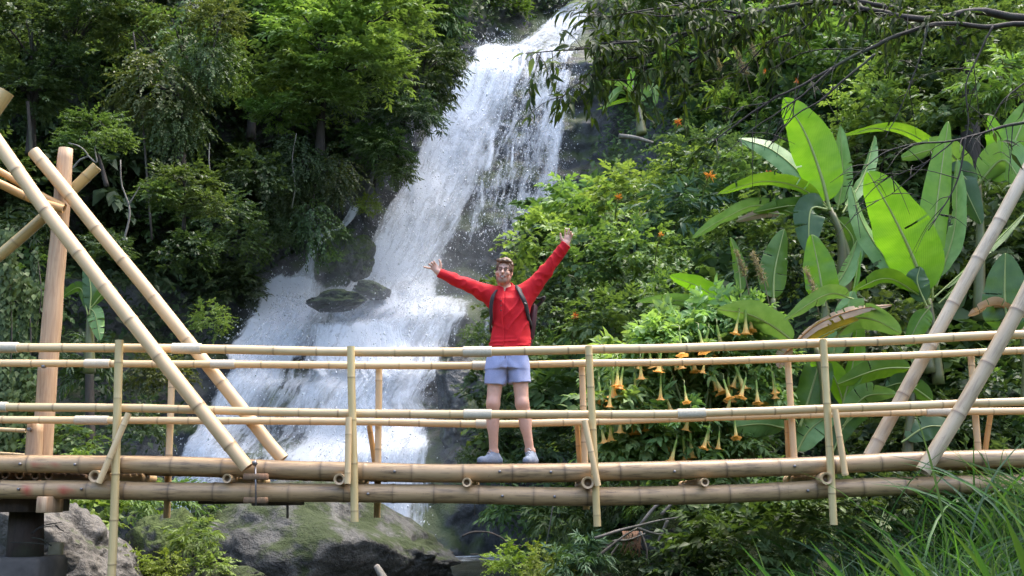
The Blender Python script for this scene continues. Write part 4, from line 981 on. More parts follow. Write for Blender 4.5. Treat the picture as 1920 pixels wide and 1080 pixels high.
banana('low banana clump seen between the rails right of the trumpet flowers', 11.9, [
    ([(1500, 800), (1525, 720), (1545, 645)], 66, 'b_mid', dict(roll=.3)),
    ([(1720, 690), (1650, 692), (1570, 720)], 52, 'b_mid', dict(roll=.4, dY=-.2)),
    ([(1580, 800), (1620, 745), (1680, 738)], 52, 'b_pale', dict(roll=-.6, dY=-.2)),
    ([(1490, 855), (1520, 805), (1570, 770)], 56, 'b_pale', dict(roll=.5)),
    ([(1560, 850), (1590, 790), (1650, 760)], 46, 'b_dark', dict(roll=-.3)),
    ([(1480, 805), (1430, 795), (1375, 800)], 58, 'b_pale', dict(roll=.3, dY=-.2)),
    ([(1590, 780), (1560, 700), (1520, 680)], 46, 'b_lit', dict(roll=.5)),
    ([(1760, 760), (1700, 720), (1660, 725)], 46, 'b_dark', dict(roll=.4)),
    ([(1450, 790), (1430, 770), (1440, 810)], 40, 'b_yellow', dict(roll=.9)),
    ([(1690, 830), (1740, 800), (1800, 805)], 50, 'b_dark', dict(roll=.2))],
    [[(1570, 900), (1572, 830), (1560, 770)], [(1700, 880), (1705, 800), (1715, 720)]])
banana('small banana plant standing alone on the ledge right of the upper fall', 19.4, [
    ([(1198, 185), (1190, 160), (1178, 126)], 30, 'b_lit', dict(roll=.2)),
    ([(1195, 190), (1160, 158), (1098, 158)], 16, 'b_pale', dict(roll=.7, dY=-.4)),
    ([(1195, 195), (1165, 170), (1128, 208)], 22, 'b_pale', dict(roll=.6, dY=-.4)),
    ([(1198, 195), (1205, 170), (1190, 150)], 26, 'b_mid', dict(roll=.5)),
    ([(1196, 198), (1175, 188), (1118, 206)], 14, 'b_mid', dict(roll=.9)),
    ([(1200, 190), (1225, 165), (1230, 195)], 22, 'b_mid', dict(roll=.3))],
    [[(1203, 252), (1200, 225), (1196, 190)]])
banana('dark banana plant with a torn grey leaf deep in the left wood', 14.6, [
    ([(165, 590), (150, 540), (110, 560)], 26, 'b_dark', dict(roll=.6)), ([(168, 590), (170, 540), (160, 490)], 30, 'b_dark', dict()),
    ([(168, 580), (200, 545), (225, 560)], 26, 'b_dark', dict(roll=-.5)), ([(168, 578), (178, 590), (188, 638)], 34, 'b_pale', dict(tear=1.0))],
    [[(168, 700), (168, 640), (168, 585)]])

# ------------------------------------------------------------------ angel's trumpet shrubs with hanging flowers
def trumpet_mesh():
    prof = [(0, .006), (.02, .012), (.07, .013), (.12, .014), (.17, .020), (.21, .028), (.235, .044), (.245, .062)]; segs = 15; V = []; tint = []
    for i, (z, r) in enumerate(prof):
        for k in range(segs):
            a = k / segs * 2 * math.pi; tip = (math.cos(5 * a) * .5 + .5); rr_ = r * (1 + (.30 * tip if i == 7 else .08 * tip if i == 6 else 0)); zz = z - (.03 * tip if i == 7 else 0) * -.2 - (.012 if i == 7 else 0)
            V.append((rr_ * math.cos(a), rr_ * math.sin(a), -zz)); tint.append(z / .245)
    return mesh_np('flower', np.array(V), grid_faces(len(prof), segs) if False else np.array([[i * segs + k, i * segs + (k + 1) % segs, (i + 1) * segs + (k + 1) % segs, (i + 1) * segs + k] for i in range(len(prof) - 1) for k in range(segs)]), True, {'tint': np.array(tint)})
m, nt, out = new_mat('trumpet_petal'); g = G(nt); tf = g.attr('tint').outputs['Fac']
c = g.mix(g.ramp(tf, .3, .62), (.30, .44, .09), (.80, .70, .24)); c = g.mix(g.ramp(tf, .66, .95), c, (.88, .43, .10))
b = g.n("BsdfPrincipled", i_Roughness=.55); g.link(c, b.inputs['Base Color']); tl = g.n("BsdfTranslucent"); g.link(c, tl.inputs[0]); mx = g.n("MixShader", i_0=.4); g.link(b.outputs[0], mx.inputs[1]); g.link(tl.outputs[0], mx.inputs[2]); g.link(mx.outputs[0], out.inputs[0])
FL = trumpet_mesh(); FL.materials.append(m)
_r = random.Random(3)
FLOW = [(_r.uniform(1122, 1455), _r.uniform(640, 868)) for _ in range(12)] + [(1158, 726), (1169, 730), (1123, 755), (1145, 764), (1234, 696), (1241, 698), (1258, 695), (1272, 692), (1336, 742), (1330, 735), (1358, 750), (1367, 754), (1381, 735), (1388, 729), (1284, 758), (1178, 815), (1190, 815), (1207, 809), (1228, 797), (1144, 827), (1332, 844), (1350, 843), (1379, 827),
        (1281, 865), (1400, 627), (1409, 625), (1388, 628), (1275, 670), (1311, 665), (1449, 738), (1201, 711), (1165, 812), (1150, 745), (1136, 760), (1240, 750), (1300, 700), (1325, 700), (1295, 860), (1270, 868), (1216, 690), (1190, 740), (1420, 760), (1250, 855)]
TR = [('left angel trumpet shrub with hanging orange flowers beside the centre post', [(1175, 690, 70), (1160, 770, 66), (1215, 745, 62), (1190, 840, 60), (1140, 715, 45), (1225, 665, 55), (1150, 845, 45)], 1100, 1222), ('tall middle angel trumpet shrub with hanging orange flowers', [(1275, 640, 62), (1330, 610, 62), (1290, 720, 60), (1250, 800, 62), (1300, 850, 58), (1240, 640, 50), (1340, 670, 55), (1245, 860, 50)], 1222, 1318),
      ('right angel trumpet shrub with hanging orange flowers beside the bananas', [(1400, 650, 60), (1360, 700, 58), (1430, 740, 50), (1370, 790, 55), (1400, 600, 52), (1430, 690, 50), (1340, 760, 50), (1340, 850, 50), (1400, 840, 45)], 1318, 1500)]
V, Fa, tt = crown(71, (1, 1, .85), 75, 9, .55, .36, .46, .5, LANCE, .3, -.8); TM = mesh_np('trumpet_foliage', V, Fa, False, {'tint': tt}); TM.materials.append(M['l_trumpet'])
for lb, crs, xa, xb in TR:
    Yd = 12.1; foot = P(crs[0][0] + 15, 930, Yd); t = thing('trumpet_shrub', lb, 'shrub', foot, 'angel trumpet shrubs behind the railing'); rs = random.Random(int(xa))
    J = Join()
    for px, py, rp in crs:
        e = P(px, py, Yd + rs.uniform(-.2, .5)); r = rp / F * Yd * 1.1; o = obj('crown', TM, None, t); o.location = e - foot; o.scale = (r, r, r); o.rotation_euler = (rs.uniform(-.2, .2), rs.uniform(-.2, .2), rs.uniform(0, 6.28))
        J.add(*tube(spline([foot, (foot + e) / 2 + np.array([rs.uniform(-.15, .15), 0, 0]), e], 9), np.linspace(.03, .01, 9), 6))
    V, Fa, A = J.get(); part('stem', V, Fa, M['stem'], t)
    for x, y in FLOW:
        if xa <= x < xb:
            yd = 11.55 + rs.uniform(-.1, .4); q = P(x, y, yd); o = obj('flower', FL, None, t); sc = rs.uniform(.85, 1.2); wd_ = sc * rs.uniform(.7, 1.05); o.scale = (wd_, wd_, sc)
            o.location = q - foot + np.array([0, 0, .24 * sc]); o.rotation_euler = (rs.uniform(-.32, .32), rs.uniform(-.32, .32), rs.uniform(0, 6))
            Vp, Fp = tube(spline([q + np.array([0, 0, .235 * sc]), q + np.array([.01, .05, .30 * sc]), q + np.array([.0, .16, .33 * sc])], 5), .006, 5); part('flower_stalk', Vp, Fp, M['stem'], t)
# spiky orange flower heads scattered on the slope
for px, py, Yd, rp, lb in ((1330, 329, 15.2, 17, 'orange spiky flower head left of the waxy banana leaf'), (1440, 326, 14.6, 11, 'small orange flower head close to the waxy banana leaf'), (1272, 229, 17.2, 12, 'red-orange flower head high on the right slope'), (1160, 370, 16.2, 11, 'orange flower head above the raised hand on the slope'),
                           (1078, 592, 14.9, 10, 'orange flower head right of the backpack'), (1493, 152, 17.2, 9, 'orange flower head just under the overhanging branch'), (1435, 135, 18.0, 10, 'orange flower head beside the pale plumes'), (1240, 440, 14.6, 9, 'faint orange flower head amid the right slope leaves')):
    c = P(px, py, Yd - .9); r = rp / F * Yd * .8; rg = np.random.default_rng(int(px)); d = rdir(16, rg); d[:, 1] = -np.abs(d[:, 1]) * .6
    V, Ft, tt = leaves(np.tile(c, (16, 1)), d, rg.normal(0, 1, (16, 3)), r * (.8 + .4 * rg.random(16)), r * .22, rg.random(16), LANCE)
    st, sf = tube(spline([c + np.array([0, .9, -.5]), c + np.array([0, .5, -.1]), c], 6), .01, 5)
    t = thing('orange_flower', lb, 'flower', c); part('petals', V, Ft, M['flower_orange'], t, False, {'tint': tt}); part('stem', st, sf, M['stem'], t)

# ------------------------------------------------------------------ the bamboo footbridge
YF, YB = 9.0, 9.94
def pole_geo(path, r, gap=.3, seed=0, segs=14, hollow=(True, True), taper=1.0, paint=()):
    path = np.asarray(path, float); rg = np.random.default_rng(seed)
    d = np.concatenate([[0], np.cumsum(np.linalg.norm(np.diff(path, axis=0), axis=1))]); L = d[-1]
    at = lambda s: np.stack([np.interp(s, d, path[:, i]) for i in range(3)], -1)
    nodes = []; s = gap * rg.uniform(.2, .9)
    while s < L - .03: nodes.append(s); s += gap * rg.uniform(.8, 1.2)
    st = set(np.round(np.arange(0, L, .06), 4)) | {round(L, 4)}
    k = r / .04; w = .010 * max(.7, min(1.6, k))
    for q in nodes:
        st = {x for x in st if abs(x - q) > w * 2.2}
        st |= {q - w * 1.6, q - w * .5, q, q + w * .5, q + w * 1.6}
    s = np.array(sorted(x for x in st if 0 <= x <= L)); rad = np.full(len(s), r) * np.interp(s, [0, L], [1, taper]); nd = np.zeros(len(s)); seg = np.zeros(len(s))
    val = rg.random(len(nodes) + 1)
    for i, x in enumerate(s):
        seg[i] = val[np.searchsorted(nodes, x)]
        rad[i] *= 1 + .012 * math.sin(seg[i] * 40 + x * 5)
    for q in nodes:
        e = np.abs(s - q); rad *= 1 + .055 * np.exp(-(e / (w * .9)) ** 2); nd = np.maximum(nd, np.exp(-(e / (w * .55)) ** 2) * rg.uniform(.55, 1))
    c = at(s) + np.stack([0 * s, 0 * s, 0 * s], -1)
    V, (Q, _) = tube(c, rad, segs, False)
    u = np.tile(np.linspace(0, 1, segs, endpoint=False), len(s)); vv = np.repeat(s, segs)
    UV = np.stack([np.abs(u * 2 - 1) * 2 * math.pi * r * 6, vv], -1); node = np.repeat(nd, segs); sg = np.repeat(seg, segs); pt = np.zeros(len(V))
    for (x, wd) in paint:
        xs = V[:, 0]; pt = np.maximum(pt, np.clip(1.6 - np.abs(xs - x) / wd - np.abs(V[:, 2] - np.repeat(c[:, 2], segs) + r * .1) / (r * .5), 0, 1) * (V[:, 1] < path[0, 1] - r * .3) * .8)
    J = Join(); J.add(V, Q, node=node, seg=sg, paint=pt); uvs = [UV]
    T = norm(np.gradient(c, axis=0))
    for end, hol in ((0, hollow[0]), (-1, hollow[1])):
        ring = V[:segs] if end == 0 else V[-segs:]; cc = c[end]; inn = cc + (ring - cc) * (.62 if hol else .02); dirn = T[end] * (1 if end == 0 else -1)
        deep = inn + dirn * (r * 1.2 if hol else 0); ctr = deep.mean(0)[None]
        W = np.vstack([ring, inn, deep, ctr]); j = np.arange(segs); j2 = (j + 1) % segs
        q1 = np.stack([j, j2, segs + j2, segs + j], 1); q2 = q1 + segs; tr = np.stack([2 * segs + j, 2 * segs + j2, np.full(segs, 3 * segs)], 1)
        J.add(W, [np.vstack([q1, q2]), tr], node=np.concatenate([np.full(segs, .15), np.full(segs, .5), np.full(segs + 1, .95)]), seg=.5, paint=0.0); uvs.append(np.zeros((len(W), 2)) + .3)
    V, Fa, A = J.get(); return V, Fa, A, np.vstack(uvs)
def pole(name, pts, r, mat, root, n=40, **kw):
    path = spline(pts, n); q_ = np.linspace(0, 1, n)[:, None] * np.linalg.norm(path[-1] - path[0]); sd0 = kw.get('seed', 0)
    path = path + r * .22 * np.concatenate([fbm(np.concatenate([q_ * .9 + sd0, q_ * 0 + k_, q_ * 0], 1), 2, 3)[:, None] for k_ in (1.3, 4.7, 8.1)], 1); V, Fa, A, UV = pole_geo(path, r, **kw); o = part(name, V, Fa, M[mat], root, True, A, UV); return o, path
bridge = thing('bamboo_footbridge', 'bamboo footbridge with railings and slanting poles crossing in front of the waterfall', 'bridge', (0, 9.47, 0))
up_px = [(-160, 869), (0, 870.5), (220, 873), (430, 877), (640, 882), (840, 886), (1060, 886.5), (1280, 883), (1480, 876), (1700, 864), (1920, 858), (2080, 855)]
lo_px = [(-160, 914), (0, 916), (220, 918), (400, 922), (640, 926), (840, 928), (1060, 930), (1280, 927), (1480, 921), (1700, 913), (1920, 907), (2080, 903)]
BOLT = bevel_box((0, 0, 0), (.022, .03, .022), .005); BOLTM = mesh_np('bolt', BOLT[0], BOLT[1], False)
def bolts(o, pxs, Y):
    for x, y in pxs:
        b = obj('bolt', BOLTM, M['steel'], o); b.location = P(x, y, Y) - np.array(bridge.location); b.rotation_euler = (0, random.uniform(0, 1.5), 0)
red_u = [(P(75, 878, YF)[0], .035), (P(105, 875, YF)[0], .03)]; red_l = [(P(57, 919, YF)[0], .045), (P(128, 920, YF)[0], .055)]
ub, upath = pole('beam', [P(x, y, YF) for x, y in up_px], .071, 'beam', bridge, 160, gap=.42, seed=3, segs=20, paint=red_u)
lb_, lpath = pole('beam', [P(x, y, YF) for x, y in lo_px], .076, 'beam', bridge, 160, gap=.38, seed=5, segs=20, paint=red_l)
bolts(ub, [(38, 870), (141, 871), (937, 884), (1033, 885), (1490, 874), (1265, 884), (740, 884)], YF - .075)
bolts(lb_, [(35, 917), (153, 917), (942, 930), (1040, 931), (1515, 920), (690, 926)], YF - .08)
dyb = np.array([0, YB - YF, 0])
pole('beam', upath[::4] + dyb, .071, 'beam', bridge, 120, gap=.4, seed=8, segs=14)
pole('beam', lpath[::4] + dyb, .076, 'beam', bridge, 120, gap=.4, seed=9, segs=14)
zoff = P(945, 869, 9.12)[2] - np.interp(P(945, 869, 9.12)[0], upath[:, 0], upath[:, 2])
beamz = lambda x: np.interp(x, upath[:, 0], upath[:, 2])
for k in range(5):      # split-bamboo floor strips, the walking surface
    yy = 9.17 + .145 * k; pth = np.array([[x, yy, beamz(x) + zoff - .016] for x in np.linspace(-5.2, 5.0, 60)])
    V = []; seg = 7
    for p_ in pth:
        for j in range(seg): a = math.pi * j / (seg - 1); V.append(p_ + np.array([0, -.066 * math.cos(a), .016 * math.sin(a)]))
        V.append(p_ + np.array([0, .05, -.012])); V.append(p_ + np.array([0, -.05, -.012]))
    m_ = seg + 2; Fq = np.array([[i * m_ + j, i * m_ + (j + 1) % m_, (i + 1) * m_ + (j + 1) % m_, (i + 1) * m_ + j] for i in range(59) for j in range(m_)])
    n_ = len(V); part('floor_strip', np.array(V), Fq, M['deck'], bridge, True, {'node': np.zeros(n_), 'seg': np.full(n_, .3 + .1 * k), 'paint': np.zeros(n_)}, np.stack([np.tile(np.arange(m_) * .02, 60), np.repeat(np.linspace(0, 10, 60), m_)], -1))
cross_me = None
for k, x in enumerate(np.arange(-4.75, 4.6, .105)):      # close-laid cross poles under the strips
    if cross_me is None:
        V, Fa, A, UV = pole_geo(np.array([[0, 9.085 - 9.47, 0], [0, 9.86 - 9.47, 0]]), .034, gap=.5, seed=2, segs=10); cross_me = mesh_np('cross_pole', V, Fa, True, A, UV)
    o = obj('cross_pole', cross_me, M['deck'], bridge); o.location = (x + random.uniform(-.01, .01), 0, float(beamz(x) + zoff) - .068)
for x, y, r, ys in ((178, 893, .05, 8.83), (425, 897, .038, 8.9), (636, 898, .047, 8.84), (876, 903, .037, 8.84), (1103, 905, .05, 8.82), (1322, 904, .034, 8.86), (1550, 897, .05, 8.84)):
    a = P(x, y, ys); pole('joist', [a, a + np.array([.02, 1.35, .0])], r, 'pole', bridge, 8, gap=.6, seed=int(x), segs=14)
for x, y in ((-30, 892), (10, 891), (37, 891), (66, 892), (90, 893)):
    a = P(x, y, 9.08); pole('joist', [a, a + np.array([0, .9, 0])], .034, 'deck', bridge, 4, gap=.6, seed=int(x) + 50, segs=10)
def lashing(rail_o, path, px0, px1, r, Y, mat='rope'):
    xa, xb = P(px0, 700, Y)[0], P(px1, 700, Y)[0]; n = max(10, int((xb - xa) / .011)); xs = np.linspace(xa, xb, n * 3 + 1)
    c = np.stack([xs, np.interp(xs, path[:, 0], path[:, 1]), np.interp(xs, path[:, 0], path[:, 2])], -1)
    rad = r + .006 + .0035 * np.abs(np.sin(np.arange(len(xs)) * math.pi / 3)); V, Fa = tube(c, rad, 14); part('lashing', V, Fa, M[mat], rail_o)
FT = [(-160, 649), (0, 650.5), (320, 653.5), (640, 659), (910, 660), (1104, 655.5), (1280, 653), (1543, 643), (1700, 636.5), (1880, 628), (2080, 620)]
BT = [(-160, 680), (0, 681), (320, 682), (640, 685.5), (910, 685.5), (1100, 681.5), (1280, 678), (1543, 671), (1700, 666), (1920, 658), (2080, 653)]
FLr = [(-160, 761), (0, 762.5), (220, 765), (400, 770), (640, 775.5), (910, 777.5), (1100, 777), (1280, 775), (1400, 772), (1543, 766), (1700, 761), (1920, 754), (2080, 749)]
BLr = [(-160, 786), (0, 787.5), (320, 789), (640, 791), (900, 794), (1100, 791), (1280, 784), (1543, 777.5), (1700, 774), (1920, 770), (2080, 767)]
for px, Y, r, laps, sd_ in ((FT, YF - .04, .0375, ((-30, 30), (320, 375), (868, 922)), 21), (BT, YB - .03, .034, ((158, 205), (395, 440), (886, 912)), 22), (FLr, YF - .04, .035, ((-30, 20), (870, 922), (1268, 1320)), 23), (BLr, YB - .03, .034, ((148, 210), (893, 936), (1730, 1776)), 24)):
    o, pth = pole('rail', [P(x, y, Y) for x, y in px], r, 'rail', bridge, 160, gap=.34, seed=sd_)
    for a, b_ in laps: lashing(o, pth, a, b_, r, Y)
for a, b_, r in (((224, 638), (209, 1110), .034), ((657, 649), (665, 990), .032), ((1104, 648), (1121, 987), .031), ((1543, 636), (1564, 985), .031)):
    pole('post', [P(*a, YF - .125), P(*b_, YF - .125)], r, 'post', bridge, 20, gap=.33, seed=int(a[0]))
for a, b_ in (((322, 700), (313, 972)), ((710, 690), (707, 975)), ((1091, 688), (1099, 955)), ((1477, 680), (1491, 900)), ((1820, 668), (1838, 905))):
    pole('post', [P(*a, YB + .07), P(*b_, YB + .07)], .031, 'pole', bridge, 20, gap=.33, seed=int(a[0]))
for a, b_ in (((241, 775), (184, 911)), ((653, 783), (651, 919)), ((1096, 788), (1123, 919)), ((1566, 768), (1587, 905))):
    pole('brace', [P(*a, YF - .185), P(*b_, YF - .20)], .026, 'rail', bridge, 12, gap=.3, seed=int(a[0]))
for a, b_ in (((692, 798), (704, 880)), ((1082, 795), (1088, 880)), ((1475, 788), (1479, 870)), ((1858, 775), (1842, 880))):
    pole('brace', [P(*a, YB + .14), P(*b_, YB + .16)], .025, 'orange_pole', bridge, 12, gap=.3, seed=int(a[0]))
pole('brace', [P(-60, 803, 10.25), P(48, 808, 10.25)], .02, 'rail', bridge, 8, seed=91); pole('brace', [P(-60, 846, 10.3), P(90, 856, 10.3)], .014, 'rail', bridge, 8, seed=92)
# slanting stays and the timber tower on the left
pole('stay', [P(-110, 118, 8.86), P(29, 317, 8.86), P(206, 549, 8.85), P(470, 882, 8.83)], .0605, 'pole', bridge, 60, gap=.46, seed=31, segs=18, taper=.95)
pole('stay', [P(62, 286, 10.02), P(249, 510, 10.03), P(452, 762, 10.04), P(530, 862, 10.04)], .062, 'pole', bridge, 60, gap=.45, seed=32, segs=18, taper=.95)
pole('stay', [P(1990, 205, 10.06), P(1920, 332, 10.06), P(1806, 535, 10.06), P(1630, 858, 10.06)], .062, 'grey_pole', bridge, 60, gap=.5, seed=33, segs=18)
pole('stay', [P(2010, 375, 8.84), P(1915, 566, 8.83), P(1810, 755, 8.83), P(1730, 886, 8.82)], .061, 'grey_pole', bridge, 60, gap=.5, seed=34, segs=18)
pole('tower_brace', [P(-60, 520, 10.3), P(0, 478, 10.3), P(84, 405, 10.3), P(181, 313, 10.3)], .055, 'green_pole', bridge, 30, gap=.4, seed=35, segs=16)
pole('tower_brace', [P(-70, 318, 9.8), P(0, 346, 9.85), P(60, 374, 9.9), P(129, 396, 9.93)], .042, 'orange_pole', bridge, 30, gap=.5, seed=36, segs=16)
pole('tower_brace', [P(-70, 290, 9.95), P(0, 322, 9.98), P(70, 362, 10.0), P(131, 392, 10.0)], .036, 'orange_pole', bridge, 30, gap=.5, seed=37, segs=16)
pole('tower_brace', [P(14, 170, 9.3), P(-30, 232, 9.3), P(-80, 305, 9.3)], .07, 'green_pole', bridge, 20, gap=.4, seed=38, segs=16)
m, nt, out = new_mat('timber_post'); g = G(nt); tc = nt.nodes.new("ShaderNodeTexCoord").outputs['Object']
gr = g.noise(g.mapping(tc, (16, 16, 1.1)), 2.2, 6, .62, .8); kn = g.noise(g.mapping(tc, (5, 5, 1.4)), 2, 3)
c = g.mix(g.ramp(gr, .3, .7), (.34, .20, .11), (.52, .36, .22)); c = g.mix(g.ramp(kn, .6, .72, 0, .6), c, (.19, .10, .05))
b = g.n("BsdfPrincipled", i_Roughness=.6); g.link(c, b.inputs['Base Color']); g.link(g.bump(gr, .35, .01), b.inputs['Normal']); g.link(b.outputs[0], out.inputs[0]); M['timber'] = m
pp = spline([P(124, 279, 10.17), P(109, 470, 10.18), P(96, 600, 10.18), P(85, 760, 10.18), P(74, 935, 10.18)], 40)
wob = fbm(np.stack([np.linspace(0, 6, 40), np.zeros(40), np.zeros(40)], -1), 3, 4)
V, Fa = tube(pp + wob[:, None] * np.array([.012, 0, 0]), np.interp(np.linspace(0, 1, 40), [0, .03, .1, .5, 1], [.066, .072, .078, .09, .094]) * (1 + .05 * wob[::-1]), 18)
tp = part('tower_post', V, Fa, M['timber'], bridge)
a, b_ = P(66, 795, 10.02), P(58, 945, 10.02)
V, Fa = tube(spline([a, (a + b_) / 2, b_], 10), np.linspace(.07, .085, 10), 10); part('tower_post', V, Fa, M['timber'], bridge)
for x, y, Y, po in ((109, 347, 9.94, None), (82, 687, 9.9, None), (55, 805, 9.93, None)):
    o = obj('bolt', BOLTM, M['steel'], tp); o.location = P(x, y, Y + .16 if x > 100 else Y) - np.array(bridge.location); o.scale = (1.6, 1.4, 1.6)
# hanger clamp under the left stay: two wooden blocks on a threaded rod, timber crosspieces below
c1, c2 = P(480, 894, 8.84), P(480, 938, 8.85)
for nm, c, s in (('clamp_block', c1, (.19, .10, .052)), ('clamp_block', c2, (.185, .10, .05))):
    V, Fa = bevel_box(c, s, .008); part(nm, V, Fa, M['brown_timber'], bridge, False)
V, Fa = tube(np.array([P(479, 872, 8.80), P(480, 948, 8.80)]), .0075, 8); part('threaded_rod', V, Fa, M['steel'], bridge)
V, Fa = tube(np.array([P(479, 872, 8.80), P(476, 864, 8.79)]), .02, 6); part('hook', V, Fa, M['steel'], bridge)
c = (P(500, 938, 8.95) + P(545, 944, 10.0)) / 2; V, Fa = bevel_box(c, (.12, 1.05, .06), .008, (-.12, 'Z')); part('crosspiece', V, Fa, M['dark_timber'], bridge, False)
c = (P(425, 934, 9.2) + P(420, 936, 10.2)) / 2; V, Fa = bevel_box(c, (.2, 1.0, .09), .01); part('crosspiece', V, Fa, M['dark_timber'], bridge, False)
V, Fa = tube(np.array([P(539, 940, 9.9), P(539, 972, 9.9)]), .012, 7); part('threaded_rod', V, Fa, M['steel'], bridge)
V, Fa = tube(np.array([P(890, 935, 9.5), P(890, 966, 9.5)]), .005, 6); part('threaded_rod', V, Fa, M['steel'], bridge)
# ------------------------------------------------------------------ the pier at the left end
pier = thing('timber_pier', 'dark timber pier on a stained concrete footing under the left end of the bridge', 'pier', P(45, 1075, 9.6))
V, Fa = bevel_box(P(30, 946, 9.35) + np.array([-.12, .2, 0]), (.66, .85, .125), .008); part('cap_beam', V, Fa, M['dark_timber'], pier, False)
V, Fa = bevel_box(P(94, 946, 9.0), (.085, .34, .13), .006); part('cap_end', V, Fa, M['timber'], pier, False)
V, Fa = tube(np.array([P(50, 958, 9.45), P(46, 1060, 9.45)]), [.14, .155], 10); part('column', V, Fa, M['dark_timber'], pier)
V, Fa = bevel_box(P(36, 1084, 9.42), (.58, .62, .36), .03); part('footing', V, Fa, M['concrete'], pier, False)
V, Fa = bevel_box(P(105, 1032, 9.75), (.10, .1, .14), .006); part('side_block', V, Fa, M['pale_block'], pier, False)
t = thing('bent_wire', 'bent rusty wires sticking out of the pier', 'wire', P(80, 1000, 9.3))
for pth in ([(58, 1000), (80, 986), (116, 979)], [(62, 1000), (75, 990), (100, 986)], [(104, 984), (112, 992), (120, 996)], [(60, 1008), (80, 1012), (96, 1024)], [(20, 1017), (60, 1018), (97, 1022)]):
    px_tube(t, 'wire', pth, 9.25, .006, .004, 'bark_dark')

# ------------------------------------------------------------------ the man (one continuous body grown from a distance field)
class Field:
    def __init__(s, lo, hi, h):
        s.lo = np.asarray(lo, float); s.h = h; s.n = np.ceil((np.asarray(hi) - s.lo) / h).astype(int) + 1
        s.d = np.full(s.n, .06, np.float32)
    def _sl(s, lo, hi):
        a = np.clip(((np.asarray(lo) - s.lo) / s.h).astype(int) - 1, 0, s.n); b = np.clip(((np.asarray(hi) - s.lo) / s.h).astype(int) + 2, 0, s.n)
        sl = tuple(slice(x, y) for x, y in zip(a, b)); ax = [s.lo[i] + s.h * np.arange(a[i], b[i]) for i in range(3)]
        return sl, np.stack(np.meshgrid(*ax, indexing='ij'), -1)
    def put(s, fn, lo, hi, k=.02, op='add'):
        sl, q = s._sl(np.asarray(lo) - .05, np.asarray(hi) + .05)
        if q.size == 0: return
        e = fn(q).astype(np.float32); d = s.d[sl]
        if op == 'add':
            h = np.clip(.5 + .5 * (d - e) / k, 0, 1); s.d[sl] = d * (1 - h) + e * h - k * h * (1 - h)
        elif op == 'sub':
            h = np.clip(.5 - .5 * (d + e) / k, 0, 1); s.d[sl] = d * (1 - h) - e * h + k * h * (1 - h)
        elif op == 'disp': s.d[sl] = d + e
    def cap(s, a, b, ra, rb=None, k=.02, op='add'):
        a, b = np.asarray(a, float), np.asarray(b, float); rb = ra if rb is None else rb; ab = b - a; l2 = ab @ ab + 1e-12
        def fn(q):
            t = np.clip(((q - a) @ ab) / l2, 0, 1); return np.linalg.norm(q - a - t[..., None] * ab, axis=-1) - (ra + (rb - ra) * t)
        r = max(ra, rb); s.put(fn, np.minimum(a, b) - r, np.maximum(a, b) + r, k, op)
    def ell(s, c, r, k=.02, op='add', rot=None):
        c, r = np.asarray(c, float), np.asarray(r, float); Rm = np.eye(3) if rot is None else rot
        def fn(q):
            p = (q - c) @ Rm; k0 = np.linalg.norm(p / r, axis=-1); k1 = np.linalg.norm(p / (r * r), axis=-1); return k0 * (k0 - 1) / np.maximum(k1, 1e-6)
        m_ = r.max(); s.put(fn, c - m_, c + m_, k, op)
    def stack(s, zs, cx, cy_, wx, wy, k=.03, op='add', n=2.3):
        """trunk of elliptical sections along z"""
        zs = np.asarray(zs, float)
        def fn(q):
            z = np.clip(q[..., 2], zs[0], zs[-1]); i = lambda a: np.interp(z, zs, a); x = (q[..., 0] - i(cx)); y = (q[..., 1] - i(cy_)); w1, w2 = i(wx), i(wy)
            r = ((np.abs(x / w1)) ** n + (np.abs(y / w2)) ** n) ** (1 / n); d = (r - 1) * np.minimum(w1, w2) * .9
            return np.maximum(d, np.abs(q[..., 2] - (zs[0] + zs[-1]) / 2) - (zs[-1] - zs[0]) / 2)
        s.put(fn, (min(np.array(cx) - np.array(wx)), min(np.array(cy_) - np.array(wy)), zs[0]), (max(np.array(cx) + np.array(wx)), max(np.array(cy_) + np.array(wy)), zs[-1]), k, op)
    def cut(s, pt, nrm):
        """remove everything on the +nrm side of a plane"""
        sl, q = s._sl(s.lo, s.lo + s.h * s.n); s.d[sl] = np.maximum(s.d[sl], ((q - np.asarray(pt)) @ norm(nrm)).astype(np.float32))
    def mesh(s):
        g_ = openvdb.FloatGrid(); g_.background = .06; g_.copyFromArray(np.ascontiguousarray(s.d)); V, Q = g_.convertToQuads(0.0)
        return V * s.h + s.lo, Q[:, ::-1]
YM = 9.45
def J_(px, py, dy=0.0): return P(px, py, YM + dy)
H = dict(head=J_(945, 509, -.03), chin=J_(946.5, 534, -.05), neck=J_(951, 545, .02), shL=J_(928, 556, .03), shR=J_(987, 551, .03), elL=J_(880, 536, -.04), elR=J_(1024, 508, -.02), wrL=J_(823, 511, -.12), wrR=J_(1061, 459, -.08),
         hipL=J_(934, 668, .03), hipR=J_(972, 668, .03), knL=J_(924.5, 757, -.02), knR=J_(979, 757, -.02), anL=J_(925.5, 849, .02), anR=J_(994, 846, .02))
hc = H['head']; tilt = Matrix.Rotation(.10, 3, 'Y') @ Matrix.Rotation(-.10, 3, 'Z')      # tipped a little to one side
HR = np.array(tilt)
HS = .95
def HE(f, c, r, k=.02, op='add', HRm=None, rot=None): f.ell(c, np.array(r) * HS, k, op, HRm if rot is None else rot)
def HC(f, a, b, ra, rb=None, k=.02, op='add'): f.cap(a, b, ra * HS, None if rb is None else rb * HS, k, op)
hp = lambda x, y, z: hc + HR @ (HS * np.array([x, y, z]))       # head frame: x right, y away from the viewer, z up; centre between the eyes' height
body = Field((-.85, 9.12, H['anL'][2] - .12), (.65, 9.75, H['wrR'][2] + .25), .0055)
